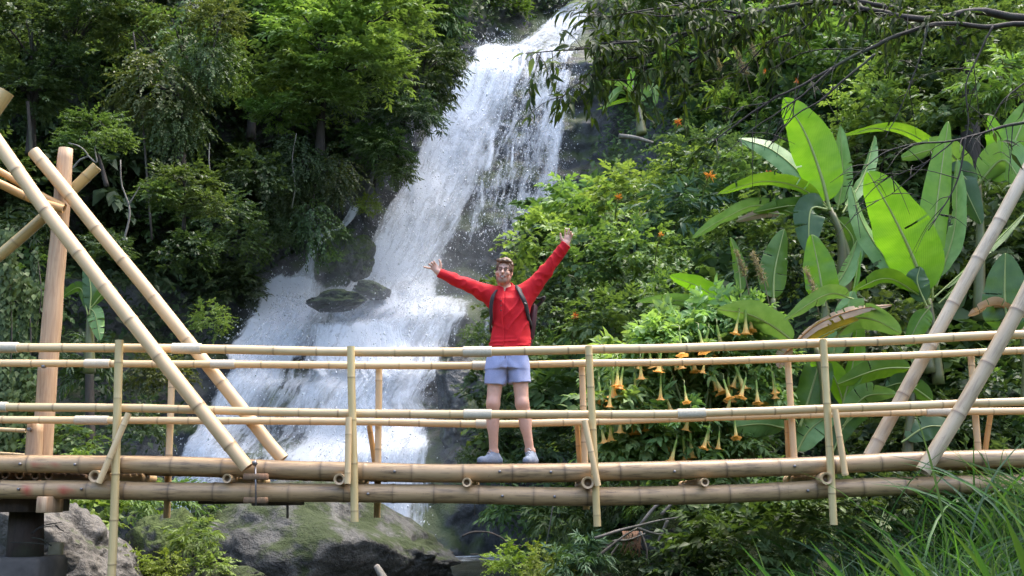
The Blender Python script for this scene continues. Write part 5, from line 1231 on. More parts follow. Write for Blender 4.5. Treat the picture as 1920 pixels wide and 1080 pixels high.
# legs
for a, kn, an, sx in ((H['hipL'], H['knL'], H['anL'], -1), (H['hipR'], H['knR'], H['anR'], 1)):
    body.cap(a, kn, .083, .058, .03); body.cap(kn + (0, .004, 0), an, .055, .036, .03)
    cm = kn * .68 + an * .32; body.ell(cm + np.array([.006 * sx, .024, 0]), (.054, .052, .13), .03); body.ell(kn + np.array([0, -.022, .008]), (.040, .034, .045), .03)
    body.ell(an + np.array([.03 * sx, 0, .0]), (.016, .02, .02), .02); body.ell(an + np.array([-.03 * sx, 0, .01]), (.015, .02, .02), .02)
    body.cap(an, an + np.array([.0, .01, -.05]), .036, .04, .02)
# trunk
zb, zt = H['hipL'][2] - .02, H['shL'][2] + .01; cxm = [(H['hipL'][0] + H['hipR'][0]) / 2, (H['shL'][0] + H['shR'][0]) / 2]
zs = np.linspace(zb, zt, 5); body.stack(zs, np.linspace(*cxm, 5), np.full(5, YM + .03), [.135, .13, .135, .15, .12], [.09, .09, .09, .10, .07], .05)
body.cap(H['shL'], H['shR'], .07, .07, .05)
body.cap(J_(950, 556, .04), hp(.0, .02, -.09), .060, .056, .04)
for sh, el, wr in ((H['shL'], H['elL'], H['wrL']), (H['shR'], H['elR'], H['wrR'])): body.cap(sh, el, .050, .038, .04); body.cap(el, wr, .036, .026, .03)
# head
HE(body, hp(0, .025, .035), (.069, .092, .088), .02, rot=HR); HE(body, hp(0, -.012, -.048), (.054, .072, .072), .03, rot=HR); HE(body, hp(0, -.045, -.106), (.030, .03, .022), .03, rot=HR)
HC(body, hp(-.05, .02, -.055), hp(-.02, -.05, -.1), .02, .016, .03); HC(body, hp(.05, .02, -.055), hp(.02, -.05, -.1), .02, .016, .03)
HC(body, hp(-.035, -.072, .022), hp(.035, -.072, .022), .010, .010, .015)                       # brow
for sx in (-1, 1):
    HE(body, hp(.032 * sx, -.092, .004), (.017, .013, .010), .010, 'sub', HR)                     # eye sockets
    HE(body, hp(.045 * sx, -.058, -.03), (.024, .024, .022), .015, rot=HR)                        # smiling cheeks
    HE(body, hp(.073 * sx, .018, -.008), (.011, .022, .033), .008, rot=HR); HE(body, hp(.079 * sx, .008, -.004), (.006, .010, .016), .006, 'sub', HR)   # ears
HC(body, hp(0, -.080, .012), hp(0, -.104, -.03), .0085, .0125, .010); HE(body, hp(0, -.104, -.031), (.012, .012, .010), .008, rot=HR)
for sx in (-1, 1): HE(body, hp(.012 * sx, -.094, -.034), (.008, .009, .007), .006, rot=HR)
HE(body, hp(0, -.094, -.067), (.033, .016, .0115), .004, 'sub', HR)                              # open smiling mouth
HC(body, hp(-.033, -.074, -.053), hp(0, -.0895, -.0565), .004, .0045, .004); HC(body, hp(.033, -.074, -.053), hp(0, -.0895, -.0565), .004, .0045, .004)
HC(body, hp(-.031, -.073, -.062), hp(0, -.0865, -.081), .004, .006, .005); HC(body, hp(.031, -.073, -.062), hp(0, -.0865, -.081), .004, .006, .005)
# hands: palm, thumb and four separate fingers each
def hand(wr, el, dirpx, fingers, thumb, palm_n=(0, -1, 0)):
    f = norm(np.array(dirpx)); nrm = np.array(palm_n, float); sd_ = norm(np.cross(f, nrm))
    z_ = .84; pc = wr + f * .042
    Rm = np.stack([sd_, f, nrm], 1)
    body.cap(el * .15 + wr * .85, wr + f * .02, .029, .027, .02)
    body.ell(pc, (.033, .043, .0155), .012, rot=Rm); body.ell(pc + f * .022, (.032, .022, .013), .012, rot=Rm)
    for i, (off, ln, spread, curl) in enumerate(fingers):
        p0 = pc + f * .025 + sd_ * off * .86; d = norm(f + sd_ * spread); p = p0
        for s_, (l, r0) in enumerate(((.45, .0088), (.31, .0082), (.24, .0074))):
            c_ = curl * (s_ + .35); dd = d * math.cos(c_) + nrm * math.sin(c_); q = p + dd * (ln * .80 * l + (.017 if s_ == 0 else 0)); body.cap(p, q, r0, r0 * .92, .005); p = q
    off, sp, cu = thumb; p0 = wr + f * .02 + sd_ * off * .6; d = norm(f * sp + sd_ * np.sign(off) + nrm * .25)
    m1 = p0 + d * .034; body.cap(p0, m1, .0155, .0125, .012); m2 = m1 + norm(d * .75 + f * .5) * .025; body.cap(m1, m2, .0118, .0105, .006); body.cap(m2, m2 + norm(d * .4 + f * .8) * .024, .0102, .0085, .004)
hand(H['wrL'], H['elL'], (-.62, -.05, .72), ((-.030, .072, -.75, .10), (-.010, .080, -.3, 1.25), (.011, .074, -.1, 1.3), (.030, .058, .05, 1.3)), (.046, .75, 0))
hand(H['wrR'], H['elR'], (.26, -.02, .95), ((-.030, .072, -.22, .25), (-.010, .082, -.02, .06), (.011, .076, .08, .75), (.030, .058, .2, 1.1)), (-.046, .8, 0))
V, Q = body.mesh()
lp = (V - hc) @ HR / HS; col = np.tile(np.array([.56, .33, .245]), (len(V), 1))
n_ = fbm(V * 30, 3, 3)[:, None]; col = col * (1 + .06 * n_)
def paint(mask, c): 
    global col
    mask = np.clip(mask, 0, 1)[:, None]; col = col * (1 - mask) + np.array(c) * mask
front = lp[:, 1] < -.02
cheek = np.exp(-(((np.abs(lp[:, 0]) - .042) / .022) ** 2 + ((lp[:, 2] + .032) / .022) ** 2)) * front; paint(cheek * .18, (.58, .26, .2))
st = (np.clip((-.043 - lp[:, 2]) / .02, 0, 1) * np.clip((lp[:, 2] + .135) / .02, 0, 1)) * (lp[:, 1] < .035) * (np.abs(lp[:, 0]) < .085) * (lp[:, 2] > -.14)
st2 = np.clip(st - np.exp(-(((np.abs(lp[:, 0]) - .04) / .018) ** 2 + ((lp[:, 2] + .045) / .02) ** 2)) * .8, 0, 1); paint(st2 * .72, (.16, .085, .05))
mo = np.exp(-((lp[:, 0] / .031) ** 4 + ((lp[:, 2] + .068) / .016) ** 4)) * (lp[:, 1] < -.06); paint(mo * .5, (.42, .17, .14))
paint(np.exp(-((lp[:, 0] / .024) ** 4 + ((lp[:, 2] + .067) / .0075) ** 4)) * (lp[:, 1] < -.055) * (lp[:, 1] > -.086), (.08, .02, .02))
for sx in (-1, 1): paint(np.exp(-(((lp[:, 0] - .033 * sx) / .020) ** 4 + ((lp[:, 2] - .022 - .12 * (.033 - np.abs(lp[:, 0]))) / .0065) ** 4)) * front * .85, (.11, .06, .035))
kn = np.minimum(np.linalg.norm(V - H['knL'] - (0, -.05, 0), axis=1), np.linalg.norm(V - H['knR'] - (0, -.05, 0), axis=1)); paint(np.exp(-(kn / .05) ** 2) * .3, (.56, .26, .2))
leg = (V[:, 2] < H['hipL'][2]); paint(leg * np.clip(fbm(V * np.array([60, 60, 25]), 3, 9) * 2 - .2, 0, 1) * .25, (.3, .17, .11))
m, nt, out = new_mat('skin'); g = G(nt); b = g.n("BsdfPrincipled", i_Roughness=.5); g.link(g.attr('skin').outputs['Color'], b.inputs['Base Color']); b.inputs['Subsurface Weight'].default_value = .12; b.inputs['Subsurface Radius'].default_value = (.02, .008, .004)
b.inputs['Subsurface Scale'].default_value = .5; g.link(g.bump(g.noise(nt.nodes.new("ShaderNodeTexCoord").outputs['Object'], 120, 3), .08, .002), b.inputs['Normal']); g.link(b.outputs[0], out.inputs[0])
man = obj('person', mesh_np('person', V - np.array([H['anL'][0], YM, 0]), Q, True, {'skin': col}), m); man.location = (H['anL'][0], YM, 0)
tag(man, 'man in red jacket and blue shorts standing on the bridge with arms flung up', 'person')
def cloth_mat(name, c1, c2, sc=220, rough=.8):
    m, nt, out = new_mat(name); g = G(nt); tc = nt.nodes.new("ShaderNodeTexCoord").outputs['Object']; wv = g.noise(tc, sc, 2); big = g.noise(tc, 5, 4)
    b = g.n("BsdfPrincipled", i_Roughness=rough); g.link(g.mix(g.ramp(g.math('ADD', g.math('MULTIPLY', wv, .6), g.math('MULTIPLY', big, .4)), .35, .65), c1, c2), b.inputs['Base Color']); b.inputs['Sheen Weight'].default_value = .04; b.inputs['Specular IOR Level'].default_value = .25
    g.link(g.bump(wv, .15, .002), b.inputs['Normal']); g.link(b.outputs[0], out.inputs[0]); return m
M['red'] = cloth_mat('red_fleece', (.44, .006, .012), (.54, .012, .02)); M['blue'] = cloth_mat('blue_shorts', (.24, .28, .46), (.34, .38, .56), 160)
M['black'] = cloth_mat('black_nylon', (.018, .016, .018), (.035, .03, .033), 120, .6); M['maroon'] = cloth_mat('maroon_nylon', (.05, .022, .025), (.08, .03, .035), 120, .6)
M['hair'] = simple_mat('brown_hair', (.085, .045, .025), (.16, .095, .055), 70, .55, .5, .004); M['frame'] = simple_mat('spectacle_frame', (.012, .01, .01), None, 10, .25, 0)
M['shoe'] = cloth_mat('grey_shoe_mesh', (.12, .145, .19), (.22, .255, .32), 140); M['shoe_dark'] = simple_mat('shoe_sole', (.05, .05, .055), (.03, .03, .03), 20, .7); M['shoe_lace'] = simple_mat('shoe_lace', (.55, .56, .6), None, 40, .8, 0)
M['tooth'] = simple_mat('tooth', (.8, .77, .7), None, 20, .3, 0); M['eye_white'] = simple_mat('eye_white', (.62, .58, .54), None, 20, .25, 0); M['eye'] = simple_mat('eye', (.10, .07, .05), (.05, .03, .02), 20, .2, 0)
# jacket
jk = Field((-.80, 9.14, J_(0, 668)[2] - .02), (.60, 9.80, H['wrR'][2] + .10), .006)
zs = [J_(0, 662)[2], J_(0, 640)[2], J_(0, 612)[2], J_(0, 585)[2], J_(0, 562)[2], J_(0, 548)[2]]; cxj = [J_(957, 0)[0]] * 2 + [J_(958, 0)[0]] * 2 + [J_(957, 0)[0], J_(954, 0)[0]]
jk.stack(zs, cxj, np.full(6, YM + .02), [.184, .176, .168, .168, .165, .12], [.135, .13, .13, .135, .125, .075], .04)
jk.cap(H['shL'], H['shR'], .078, .078, .05)
for sh, el, wr, sg in ((H['shL'], H['elL'], H['wrL'], -1), (H['shR'], H['elR'], H['wrR'], 1)):
    jk.cap(sh - np.array([.04 * sg, 0, .02]), sh * .55 + el * .45, .082, .064, .05); jk.cap(sh, el, .072, .056, .05); jk.cap(el, wr, .056, .043, .03); jk.cap(sh - np.array([.04 * sg, 0, .12]), sh + (el - sh) * .25, .07, .05, .05)
jk.cap(J_(951, 552, .03), J_(949, 539, .01), .084, .072, .03)                                        # collar
jk.ell(J_(948, 531, -.03), (.060, .066, .045), .006, 'sub'); jk.ell(J_(947, 540, -.10), (.026, .05, .04), .012, 'sub')
for wr, el in ((H['wrL'], H['elL']), (H['wrR'], H['elR'])):                                            # cuffs end just short of the hands
    n = norm(wr - el); sl, q = jk._sl(wr - .1, wr + .1); jk.d[sl] = np.maximum(jk.d[sl], ((q - (wr + n * .004)) @ n).astype(np.float32))
cut_z = J_(0, 655)[2]; jk.cut((0, 0, cut_z), (0, 0, -1))
def ridge(v): return (1 - np.abs(v)) ** 2.5
def folds(q):
    x, y, z = q[..., 0] - cxj[0], q[..., 1], q[..., 2] - cut_z
    wv = vnoise(q * 4.5, 3)
    # creases drawn from the raised right arm down across the waist, and from the left armpit
    a = ridge(np.sin((x * .78 - z * .52) * 34 + 1.6 * wv)) * np.exp(-((x - .08) / .11) ** 2 - ((z - .24) / .20) ** 2) * -.017
    a2 = ridge(np.sin((x * .60 + z * .70) * 30 + 1.8 * wv)) * np.exp(-((x + .10) / .10) ** 2 - ((z - .30) / .14) ** 2) * -.012
    b_ = vnoise(np.stack([x * 8 + z * 4, y * 6, z * 6], -1), 5) * .009 + vnoise(np.stack([x * 20, y * 12, z * 16], -1), 6) * .004
    h = ridge(vnoise(np.stack([x * 9, y * 5, z * 26], -1), 12)) * np.exp(-((z - .03) / .06) ** 2) * -.012
    zp = np.exp(-((x + .055) / .006) ** 2) * (y < YM) * .006
    am = np.clip((np.abs(x) - .17) / .08, 0, 1)
    arm = (ridge(vnoise(np.stack([x * 16 + z * 8, y * 9, z * 16 - x * 6], -1), 8)) * -.010 + vnoise(q * 14, 9) * .004) * am * np.clip((.62 - np.abs(x + .02)) / .1, .25, 1)
    return a + a2 + b_ * (1 - .6 * am) + h + zp + arm + .002
jk.put(folds, jk.lo, jk.lo + jk.h * jk.n, op='disp')
V, Q = jk.mesh(); ja = part('jacket', V, Q, M['red'], man)
V, Fa = tube(spline([J_(940, 556, -.135), J_(941, 590, -.142), J_(943, 620, -.138), J_(944, 652, -.135)], 12) + np.array([0, .012, 0]), .0035, 6); part('zip', V, Fa, M['red'], ja)
for y in (564, 573, 582): V, Fa = tube(np.array([J_(939.5, y, -.128), J_(939.5, y, -.136)]), .007, 8); part('button', V, Fa, M['maroon'], ja)
# shorts
sh = Field((-.32, 9.22, J_(0, 735)[2]), (.30, 9.72, J_(0, 640)[2]), .006)
zs = [J_(0, 692)[2], J_(0, 672)[2], J_(0, 652)[2]]; sh.stack(zs, [J_(952, 0)[0]] * 3, np.full(3, YM + .03), [.195, .186, .172], [.135, .128, .118], .03)
for tx, bx in ((935, 928), (971, 976)): sh.cap(J_(tx, 682, .03), J_(bx, 728, .0), .108, .100, .02)
sl, q = sh._sl(sh.lo, sh.lo + sh.h * sh.n); sx_ = q[..., 0] - J_(951, 0)[0]
sh.d[sl] = np.maximum(sh.d[sl], np.where(sx_ < 0, ((J_(0, 722)[2] - .06 * (sx_ + .1)) - q[..., 2]), (J_(0, 718.5)[2] + .03 * (sx_ - .1)) - q[..., 2]).astype(np.float32))
sh.put(lambda q: vnoise(np.stack([q[..., 0] * 20, q[..., 1] * 12, q[..., 2] * 9], -1), 15) * .008 + np.sin((q[..., 2] + q[..., 0] * .8 * np.sign(q[..., 0] - J_(951, 0)[0])) * 70) * np.exp(-((q[..., 0] - J_(951, 0)[0]) / .06) ** 2) * .003 + np.exp(-((q[..., 0] - J_(952, 0)[0]) / .006) ** 2) * .008, sh.lo, sh.lo + sh.h * sh.n, op='disp')
V, Q = sh.mesh(); so = part('shorts', V, Q, M['blue'], man)
V, Fa = tube(spline([J_(944, 655, -.12), J_(948, 664, -.125), J_(947, 672, -.12)], 6), .004, 5); part('drawstring', V, Fa, M['black'], so)
# shoes
for an, toe, heel, sg in ((H['anL'], J_(899, 861, -.14), J_(934, 861, .02), -1), (H['anR'], J_(986, 861, -.13), J_(1001, 861, .03), 1)):
    fz = P(945, 869, 9.12)[2]; toe[2] = heel[2] = fz + .03; fl = Field(np.minimum(toe, heel) - .1, np.maximum(np.maximum(toe, heel) + .1, an + .06), .0045)
    f = norm(toe - heel); mid = heel * .45 + toe * .55
    fl.cap(heel, mid, .038, .043, .02); fl.cap(mid, toe - f * .02, .043, .037, .02); fl.cap(an + np.array([0, .005, -.012]), heel * .55 + toe * .45 + np.array([0, 0, .012]), .044, .034, .035); fl.cap(an + np.array([0, .02, -.005]), heel + np.array([0, 0, .01]), .042, .036, .02)
    fl.cut((0, 0, fz + .012), (0, 0, -1)); fl.cut(an + np.array([0, 0, -.002]), norm(np.array([0, .25, 1.0]))); V, Q = fl.mesh(); s_o = part('shoe', V, Q, M['shoe'], man)
    fl = Field(np.minimum(toe, heel) - .1, np.maximum(toe, heel) + .1, .0045); fl.cap(heel, mid, .043, .046, .02); fl.cap(mid, toe - f * .015, .046, .040, .02); fl.cut((0, 0, fz + .018), (0, 0, 1)); fl.cut((0, 0, fz + .001), (0, 0, -1)); V, Q = fl.mesh(); part('sole', V, Q, M['shoe_dark'], s_o)
    sdv = norm(np.cross(f, (0, 0, 1)))
    for i in range(4):
        c = (an + np.array([0, 0, -.005])) * (1 - .25 * i - .12) + mid * (.25 * i + .12) * 1.0; c = c + f * .035 + np.array([0, -.004, .030 - .004 * i]); V, Fa = tube(spline([c - sdv * .022 - np.array([0, 0, .008]), c + np.array([0, 0, .006]), c + sdv * .022 - np.array([0, 0, .008])], 6), .0035, 5); part('lace', V, Fa, M['shoe_lace'], s_o)
# hair: short, curly, swept up
hr = Field(hp(-.13, -.14, -.06) - .03, hp(.13, .16, .16) + .03, .004)
HE(hr, hp(0, .035, .040), (.084, .098, .092), .02, rot=HR); rg = np.random.default_rng(4)
for k in range(110):
    a = rg.uniform(0, 6.28); e = rg.uniform(.25, 1.4); d = np.array([math.cos(a) * math.cos(e), math.sin(a) * math.cos(e), math.sin(e)])
    HE(hr, hp(*(np.array([0, .03, .045]) + d * np.array([.080, .090, .088]))), (.011, .012, .011), .005)
for k in range(9): x = -.06 + .015 * k; HE(hr, hp(x, -.055 - .02 * math.cos(x * 20), .088 + .008 * math.sin(k * 2.3)), (.016, .018, .015), .010)
HE(hr, hp(0, -.075, .020), (.062, .075, .056), .010, 'sub', HR); HE(hr, hp(0, -.04, -.07), (.13, .12, .062), .012, 'sub', HR)
for sx in (-1, 1): HC(hr, hp(.072 * sx, -.005, .03), hp(.074 * sx, -.004, -.02), .010, .006, .008); HE(hr, hp(.08 * sx, .016, -.008), (.014, .02, .03), .008, 'sub', HR)
V, Q = hr.mesh(); part('hair', V, Q, M['hair'], man)
# glasses, teeth and eyes
gl = None
for sx in (-1, 1):
    loop = np.array([hp(.0355 * sx + .0255 * np.sign(math.cos(a)) * abs(math.cos(a)) ** .6, -.100 + .008 * abs(math.cos(a) * sx), .004 + .0165 * np.sign(math.sin(a)) * abs(math.sin(a)) ** .6) for a in np.linspace(0, 2 * math.pi, 25)])
    V, Fa = tube(loop, .0021, 6, False); gl_o = part('spectacles', V, Fa, M['frame'], man) if gl is None else part('rim', V, Fa, M['frame'], gl)
    if gl is None: gl = gl_o
    V, Fa = tube(np.array([hp(.060 * sx, -.094, .012), hp(.078 * sx, -.04, .010), hp(.080 * sx, .012, .008)]), .0026, 5); part('temple', V, Fa, M['frame'], gl)
    V, Fa = tube(np.array([hp(.016 * sx, -.1005, .0165), hp(.0355 * sx, -.1025, .0205), hp(.057 * sx, -.0965, .0175)]), .0030, 6); part('brow_bar', V, Fa, M['frame'], gl)
    Vs, Fs = ico(2); e_ = part('eye', Vs * np.array([.0105, .0105, .0062]) + hp(.032 * sx, -.0745, .003), Fs, M['eye_white'], man); part('iris', Vs * np.array([.0046, .003, .0046]) + hp(.032 * sx, -.0845, .003), Fs, M['eye'], e_)
V, Fa = tube(spline([hp(-.012, -.1, .008), hp(0, -.104, .012), hp(.012, -.1, .008)], 6), .003, 6); part('bridge_bar', V, Fa, M['frame'], gl)
V, Fa = tube(spline([hp(-.025, -.069, -.0600), hp(0, -.0815, -.0645), hp(.025, -.069, -.0600)], 8), .0056, 6); part('teeth', V, Fa, M['tooth'], man)
# backpack
bp = thing('backpack', 'dark backpack worn by the man, straps over his shoulders', 'backpack', J_(965, 600, .24))
fb = Field((-.22, 9.52, J_(0, 655)[2]), (.42, 9.90, J_(0, 535)[2]), .007)
fb.stack([J_(0, 650)[2], J_(0, 630)[2], J_(0, 590)[2], J_(0, 555)[2], J_(0, 542)[2]], np.full(5, J_(962, 0)[0]), np.full(5, YM + .24), [.155, .18, .182, .165, .12], [.08, .10, .105, .09, .05], .02, n=3.2)
fb.put(lambda q: vnoise(q * 9, 3) * .006, fb.lo, fb.lo + fb.h * fb.n, op='disp'); V, Q = fb.mesh(); part('bag', V, Q, M['maroon'], bp)
V, Fa = bevel_box(J_(998, 605, .13), (.07, .16, .34), .03, (.12, 'Y')); part('side_panel', V, Fa, M['maroon'], bp)
V, Fa = tube(spline([J_(1000, 558, .10), J_(1011, 561, .09), J_(1022, 557, .07), J_(1012, 570, .1), J_(1003, 577, .12)], 14), np.linspace(.012, .016, 14), 6); part('side_strap', V, Fa, M['black'], bp)
def strap(pts, wv, root):
    c = spline(pts, 26); T = norm(np.gradient(c, axis=0)); mid = np.array([J_(955, 0)[0], YM + .03, 0]); o_ = c - mid; o_[:, 2] = 0; top = np.clip((c[:, 2] - J_(0, 552)[2]) / .03, 0, 1)[:, None]; N = norm(norm(o_) * (1 - top) + np.array([0, 0, 1.0]) * top); S = norm(np.cross(T, N)); N = norm(np.cross(S, T))
    V = np.stack([c + S * wv - N * .006, c + S * wv + N * .006, c - S * wv + N * .006, c - S * wv - N * .006], 1).reshape(-1, 3); n = len(c)
    Fq = [[i * 4 + j, i * 4 + (j + 1) % 4, i * 4 + 4 + (j + 1) % 4, i * 4 + 4 + j] for i in range(n - 1) for j in range(4)] + [[0, 3, 2, 1], [n * 4 - 4, n * 4 - 3, n * 4 - 2, n * 4 - 1]]
    return part('shoulder_strap', V, np.array(Fq), M['black'], root)
strap([J_(937, 556, .14), J_(934, 541, .05), J_(930, 544, -.05), J_(924, 556, -.105), J_(920.5, 575, -.10), J_(921, 598, -.07), J_(919, 615, .04), J_(925, 625, .16)], .020, bp)
s2 = strap([J_(970, 552, .14), J_(969, 536, .05), J_(972, 541, -.06), J_(979, 556, -.125), J_(986, 572, -.11), J_(991, 595, -.055), J_(997, 612, .05), J_(990, 625, .16)], .022, bp)
V, Fa = bevel_box(J_(985, 569, -.125), (.035, .012, .012), .004, (.5, 'Y')); part('buckle', V, Fa, M['steel'], s2)

# ------------------------------------------------------------------ tree overhanging from the upper right
ov = thing('overhanging_tree', 'dark overhanging branch with drooping leaves and bare twigs in the upper right corner', 'tree', P(2150, 200, 7.2)); rg = np.random.default_rng(77)
LIMB = [([(2150, 60), (1930, 36), (1830, 20), (1740, 38), (1640, 22), (1560, 5), (1480, 12), (1400, 30), (1300, 60), (1200, 76), (1110, 84)], 7.0, .032, .007, 1.0),
        ([(2100, 70), (1930, 46), (1850, 50), (1760, 45), (1690, 62), (1620, 95), (1560, 125), (1500, 160), (1440, 190), (1380, 235), (1330, 270)], 6.8, .021, .004, .12),
        ([(1690, 20), (1600, 0), (1500, -15), (1400, -5), (1300, 8), (1200, 22), (1120, 40)], 7.3, .02, .005, 1.0),
        ([(1480, 12), (1420, 50), (1340, 90), (1270, 130), (1190, 150), (1100, 150)], 7.1, .014, .003, 1.0),
        ([(1300, 60), (1220, 100), (1150, 120), (1080, 160), (1050, 185)], 7.0, .010, .003, 1.0),
        ([(1400, 30), (1330, 20), (1240, 30), (1160, 15)], 7.1, .01, .003, .9),
        ([(1200, 76), (1120, 88), (1050, 95), (985, 100)], 6.9, .008, .003, .8),
        ([(1560, 5), (1500, 60), (1440, 80), (1380, 140), (1330, 150)], 7.2, .009, .003, .5),
        ([(1640, 100), (1580, 150), (1540, 185), (1490, 215), (1440, 275)], 6.7, .009, .003, 0),
        ([(1560, 125), (1500, 180), (1450, 215), (1400, 250), (1360, 290)], 6.7, .007, .002, .0),
        ([(1990, 215), (1900, 232), (1850, 248), (1790, 262), (1700, 270), (1640, 300), (1590, 345)], 6.4, .012, .002, 0),
        ([(1810, 258), (1800, 320), (1780, 370), (1740, 432)], 6.35, .007, .003, 0),
        ([(1860, 50), (1830, 110), (1810, 160), (1815, 235), (1800, 300)], 6.5, .007, .003, .05),
        ([(1740, 45), (1720, 120), (1690, 200), (1660, 260)], 6.6, .006, .002, .1),
        ([(1900, 232), (1895, 290), (1890, 330)], 6.4, .004, .0015, 0),
        ([(1790, 262), (1740, 300), (1680, 330), (1610, 350)], 6.4, .005, .0015, 0),
        ([(1740, 300), (1700, 340), (1660, 372), (1600, 385)], 6.4, .004, .0015, 0),
        ([(1930, 150), (1880, 190), (1850, 248)], 6.5, .006, .003, .1),
        ([(1620, 95), (1560, 90), (1500, 100), (1440, 130)], 6.8, .006, .002, .15),
        ([(1440, 190), (1400, 200), (1350, 215)], 6.8, .004, .0015, .1), ([(1500, 160), (1480, 220), (1450, 260)], 6.8, .004, .0015, .0)]
lp_, lf_, lu_ = [], [], []
for pth, Yd, r0, r1, dens in LIMB:
    c = spline([P(x, y, Yd) for x, y in pth], 40); c += .02 * np.stack([0 * c[:, 0], fbm(c * 2, 3, 3), fbm(c * 4, 3, 5)], -1); V, Fa = tube(c, np.linspace(r0, r1, 40), 7); part('branch', V, Fa, M['bark_dark'], ov)
    Jt = Join(); L = np.linalg.norm(np.diff(c, axis=0), axis=1).sum()
    for k in range(int(L * (9 + 9 * (dens > .4)))):
        i = rg.integers(8, 39); s = c[i]; d = norm(np.array([rg.normal(-.25, .7), rg.normal(-.1, .8), rg.normal(-.35, .45)])); ln = rg.uniform(.12, .42); e = s + d * ln - np.array([0, 0, .08 * ln]); q = spline([s, s + d * ln * .5 + np.array([0, 0, .02]), e], 7)
        Jt.add(*tube(q, np.linspace(.0035, .0012, 7), 4))
        if rg.random() < dens:
            for j in range(rg.integers(6, 13)):
                p_ = q[rg.integers(2, 7)] + rg.normal(0, .012, 3); lp_.append(p_); lf_.append(norm(d * .7 + rg.normal(0, .55, 3) + np.array([0, 0, -.75]))); lu_.append(np.array([0, -.2, 1]) + rg.normal(0, .5, 3))
    if Jt.n: V, Fa, A = Jt.get(); part('twigs', V, Fa, M['bark_dark'], ov, kind='stuff')
n = len(lp_); V, Ft, tt = leaves(np.array(lp_), np.array(lf_), np.array(lu_), .075 + .06 * rg.random(n), .02 + .014 * rg.random(n), np.clip(rg.random(n) ** 1.6, 0, 1), LANCE); part('foliage', V, Ft, M['l_over'], ov, False, {'tint': tt})
# a few larger bright leaves at the branch tips over the water
tips = np.array([P(x, y, 6.9) for x, y in ((985, 100), (1010, 96), (1040, 108), (1052, 120), (1022, 92), (1000, 108), (1102, 6), (1090, 2))]); n = len(tips)
V, Ft, tt = leaves(tips, np.stack([rg.normal(-.8, .3, n), rg.normal(0, .2, n), rg.normal(-.2, .3, n)], -1), np.array([0, -.7, 1]) + rg.normal(0, .2, (n, 3)), .13, .045, rg.random(n), LANCE); part('tip_leaves', V, Ft, M['l_bright'], ov, False, {'tint': tt}, kind='stuff')

# ------------------------------------------------------------------ grasses
def blades(n, rg, h=(.5, 1.1), w=(.008, .016), spread=.18, lean=(0, 0), arch=.6, seg=8):
    J = Join()
    for k in range(n):
        a = rg.uniform(0, 6.28); b0 = np.array([rg.normal(0, spread), rg.normal(0, spread), 0]); ln = rg.uniform(*h); out_ = np.array([math.cos(a) * arch * rg.uniform(.2, 1) + lean[0], math.sin(a) * arch * rg.uniform(.2, 1) + lean[1], 0])
        t = np.linspace(0, 1, seg); c = b0 + np.stack([out_[0] * ln * t ** 1.8, out_[1] * ln * t ** 1.8, ln * (t - .42 * np.linalg.norm(out_) * t ** 2.6)], -1)
        T = norm(np.gradient(c, axis=0)); tw = rg.uniform(0, 3.14); S = norm(np.cross(T, np.array([math.cos(tw), math.sin(tw), .15]))); N = np.cross(S, T); ww = rg.uniform(*w) * np.clip(np.sin(np.pi * (t * .86 + .14)), 0, 1) ** .7; ww[-1] = .0005
        V = np.stack([c - S * ww[:, None] + N * ww[:, None] * .35, c, c + S * ww[:, None] + N * ww[:, None] * .35], 1).reshape(-1, 3); J.add(V, grid_faces(seg, 3), tint=rg.random() * .8 + .2 * np.repeat(t, 3))
    return J.get()
GR = []
for k, kw in enumerate((dict(n=46, h=(.7, 1.35), w=(.018, .034), spread=.18, lean=(-.3, 0), arch=.4), dict(n=60, h=(.5, 1.1), w=(.006, .012), spread=.25, arch=.9), dict(n=70, h=(.35, .9), w=(.005, .009), spread=.28, arch=1.1), dict(n=22, h=(1.0, 1.6), w=(.020, .036), spread=.14, lean=(-.4, 0), arch=.25))):
    V, Fa, A = blades(rg=np.random.default_rng(90 + k), **kw); GR.append((mesh_np('grass_blades', V, Fa, True, A)))
for g_ in GR: g_.materials.append(M['grass'])
rg = np.random.default_rng(15)
# the thin arching grass nobody could count: one mesh
FINE = [blades(rg=np.random.default_rng(190 + k), **kw) for k, kw in enumerate((dict(n=50, h=(.5, 1.1), w=(.005, .011), spread=.25, arch=.9), dict(n=60, h=(.35, .9), w=(.005, .009), spread=.28, arch=1.1)))]
for nm_, cnt, m_ in (('grass', 46, 'grass'), ('grass', 46, 'grass_pale')):
    J = Join()
    for k in range(cnt):
        far = k % 5 == 0
        y = rg.uniform(8.4, 9.4) if far else rg.uniform(5.2, 8.6); xw = P(rg.uniform(1640, 1990) if far else rg.uniform(1370 + 45 * (8.6 - y), 2000), 900, y)[0]
        V, Fa, A = FINE[rg.integers(0, 2)]; a = rg.uniform(0, 6.28); sc = rg.uniform(.9, 1.4); Rz = np.array(Matrix.Rotation(a, 3, 'Z'))
        J.add(V @ Rz.T * sc + np.array([xw, y, float(groundZ(xw, y))]), Fa, tint=A['tint'])
    V, Fa, A = J.get(); obj(nm_, mesh_np(nm_, V, Fa, True, A), M[m_], kind='stuff')
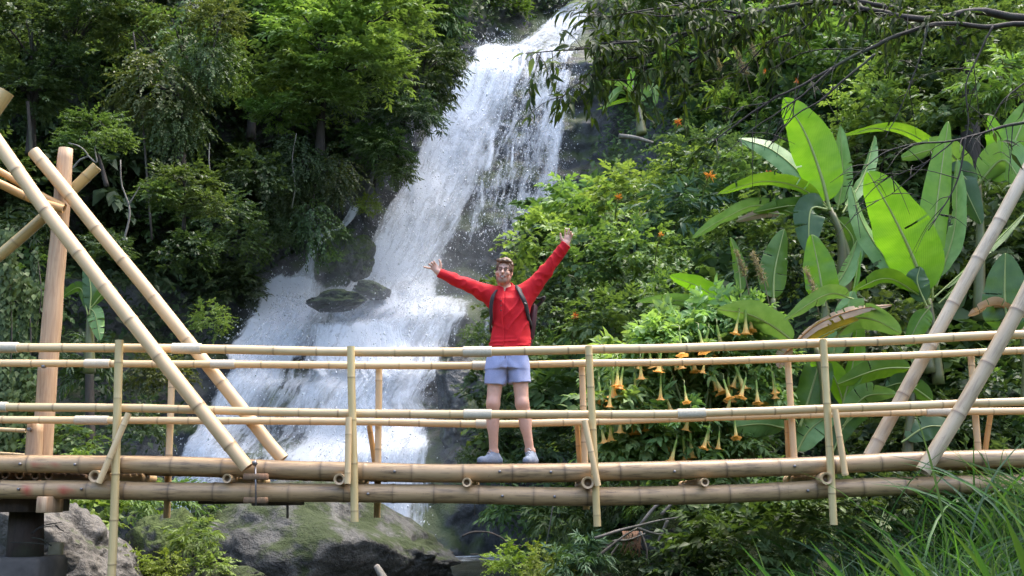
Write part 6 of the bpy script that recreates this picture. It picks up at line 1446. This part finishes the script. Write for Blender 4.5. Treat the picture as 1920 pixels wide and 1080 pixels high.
# broad-bladed clumps one can tell apart
CL = [(0, 1475, 5.6, 1.0), (3, 1520, 5.0, 1.0), (0, 1560, 4.7, 1.05), (3, 1600, 5.3, 1.05), (0, 1645, 4.5, 1.1), (3, 1690, 4.9, 1.1), (3, 1740, 4.4, 1.0), (0, 1775, 5.2, 1.15), (3, 1830, 4.7, 1.1), (0, 1880, 4.3, 1.0), (3, 1925, 5.1, 1.15), (0, 1960, 4.6, 1.1)]
ORD = ('first', 'second', 'third', 'fourth', 'fifth', 'sixth', 'seventh', 'eighth', 'ninth', 'tenth', 'eleventh', 'twelfth')
for k, (kd, px, y, sc) in enumerate(CL):
    x = P(px, 1000, y)[0]; o = obj('grass_clump', GR[kd]); o.location = (x, y, float(groundZ(x, y)) - .02); o.scale = (sc, sc, sc); o.rotation_euler = (0, 0, rg.uniform(-.5, .5))
    tag(o, ('tall leaning broad-bladed grass clump' if kd == 3 else 'upright broad-bladed grass clump') + ' in the bottom right corner, ' + ORD[k] + ' from left', 'grass', 'broad-bladed grass clumps in front of the right end of the bridge')
# feathery plumes on the slope and among the bananas
for px, py, Yd, ln, lb in ((1395, 130, 18.5, .75, 'pale feathery grass plume under the overhanging branch, the upper one'), (1350, 125, 18.7, .5, 'short pale grass plume left of the upper one'), (1415, 100, 18.8, .6, 'pale grass plume close against the overhanging branch'),
                           (1395, 510, 12.1, .42, 'pale grass plume beside the young banana shoot'), (1430, 520, 12.0, .5, 'second pale grass plume right beside the young banana shoot'), (1525, 540, 12.0, .4, 'pale grass plume between the two banana stems')):
    c = P(px, py, Yd); t = thing('plume_grass', lb, 'grass plume', c - np.array([0, 0, .3])); tip = c + np.array([-.18 * ln, 0, ln * .55]); bs = c + np.array([.2 * ln, .1, -ln * .75]); pth = spline([bs, c, tip], 12)
    V, Fa = tube(pth, np.linspace(.007, .003, 12), 5); part('stem', V, Fa, M['plume'], t)
    n = 230; u = rg.random(n); i = np.clip((5 + u * 6.9).astype(int), 0, 11); q = pth[i] + rg.normal(0, .012, (n, 3)); V, Ft, tt = leaves(q, np.stack([rg.normal(-.25, .5, n), rg.normal(0, .5, n), rg.normal(.2, .5, n)], -1), rdir(n, rg), ln * .16 * (1.1 - .6 * u), .008, rg.random(n)); part('plume', V, Ft, M['plume'], t, False, {'tint': tt}, kind='stuff')
print('OBJECTS', len(bpy.data.objects), 'TRIS', sum(len(m.polygons) for m in bpy.data.meshes))
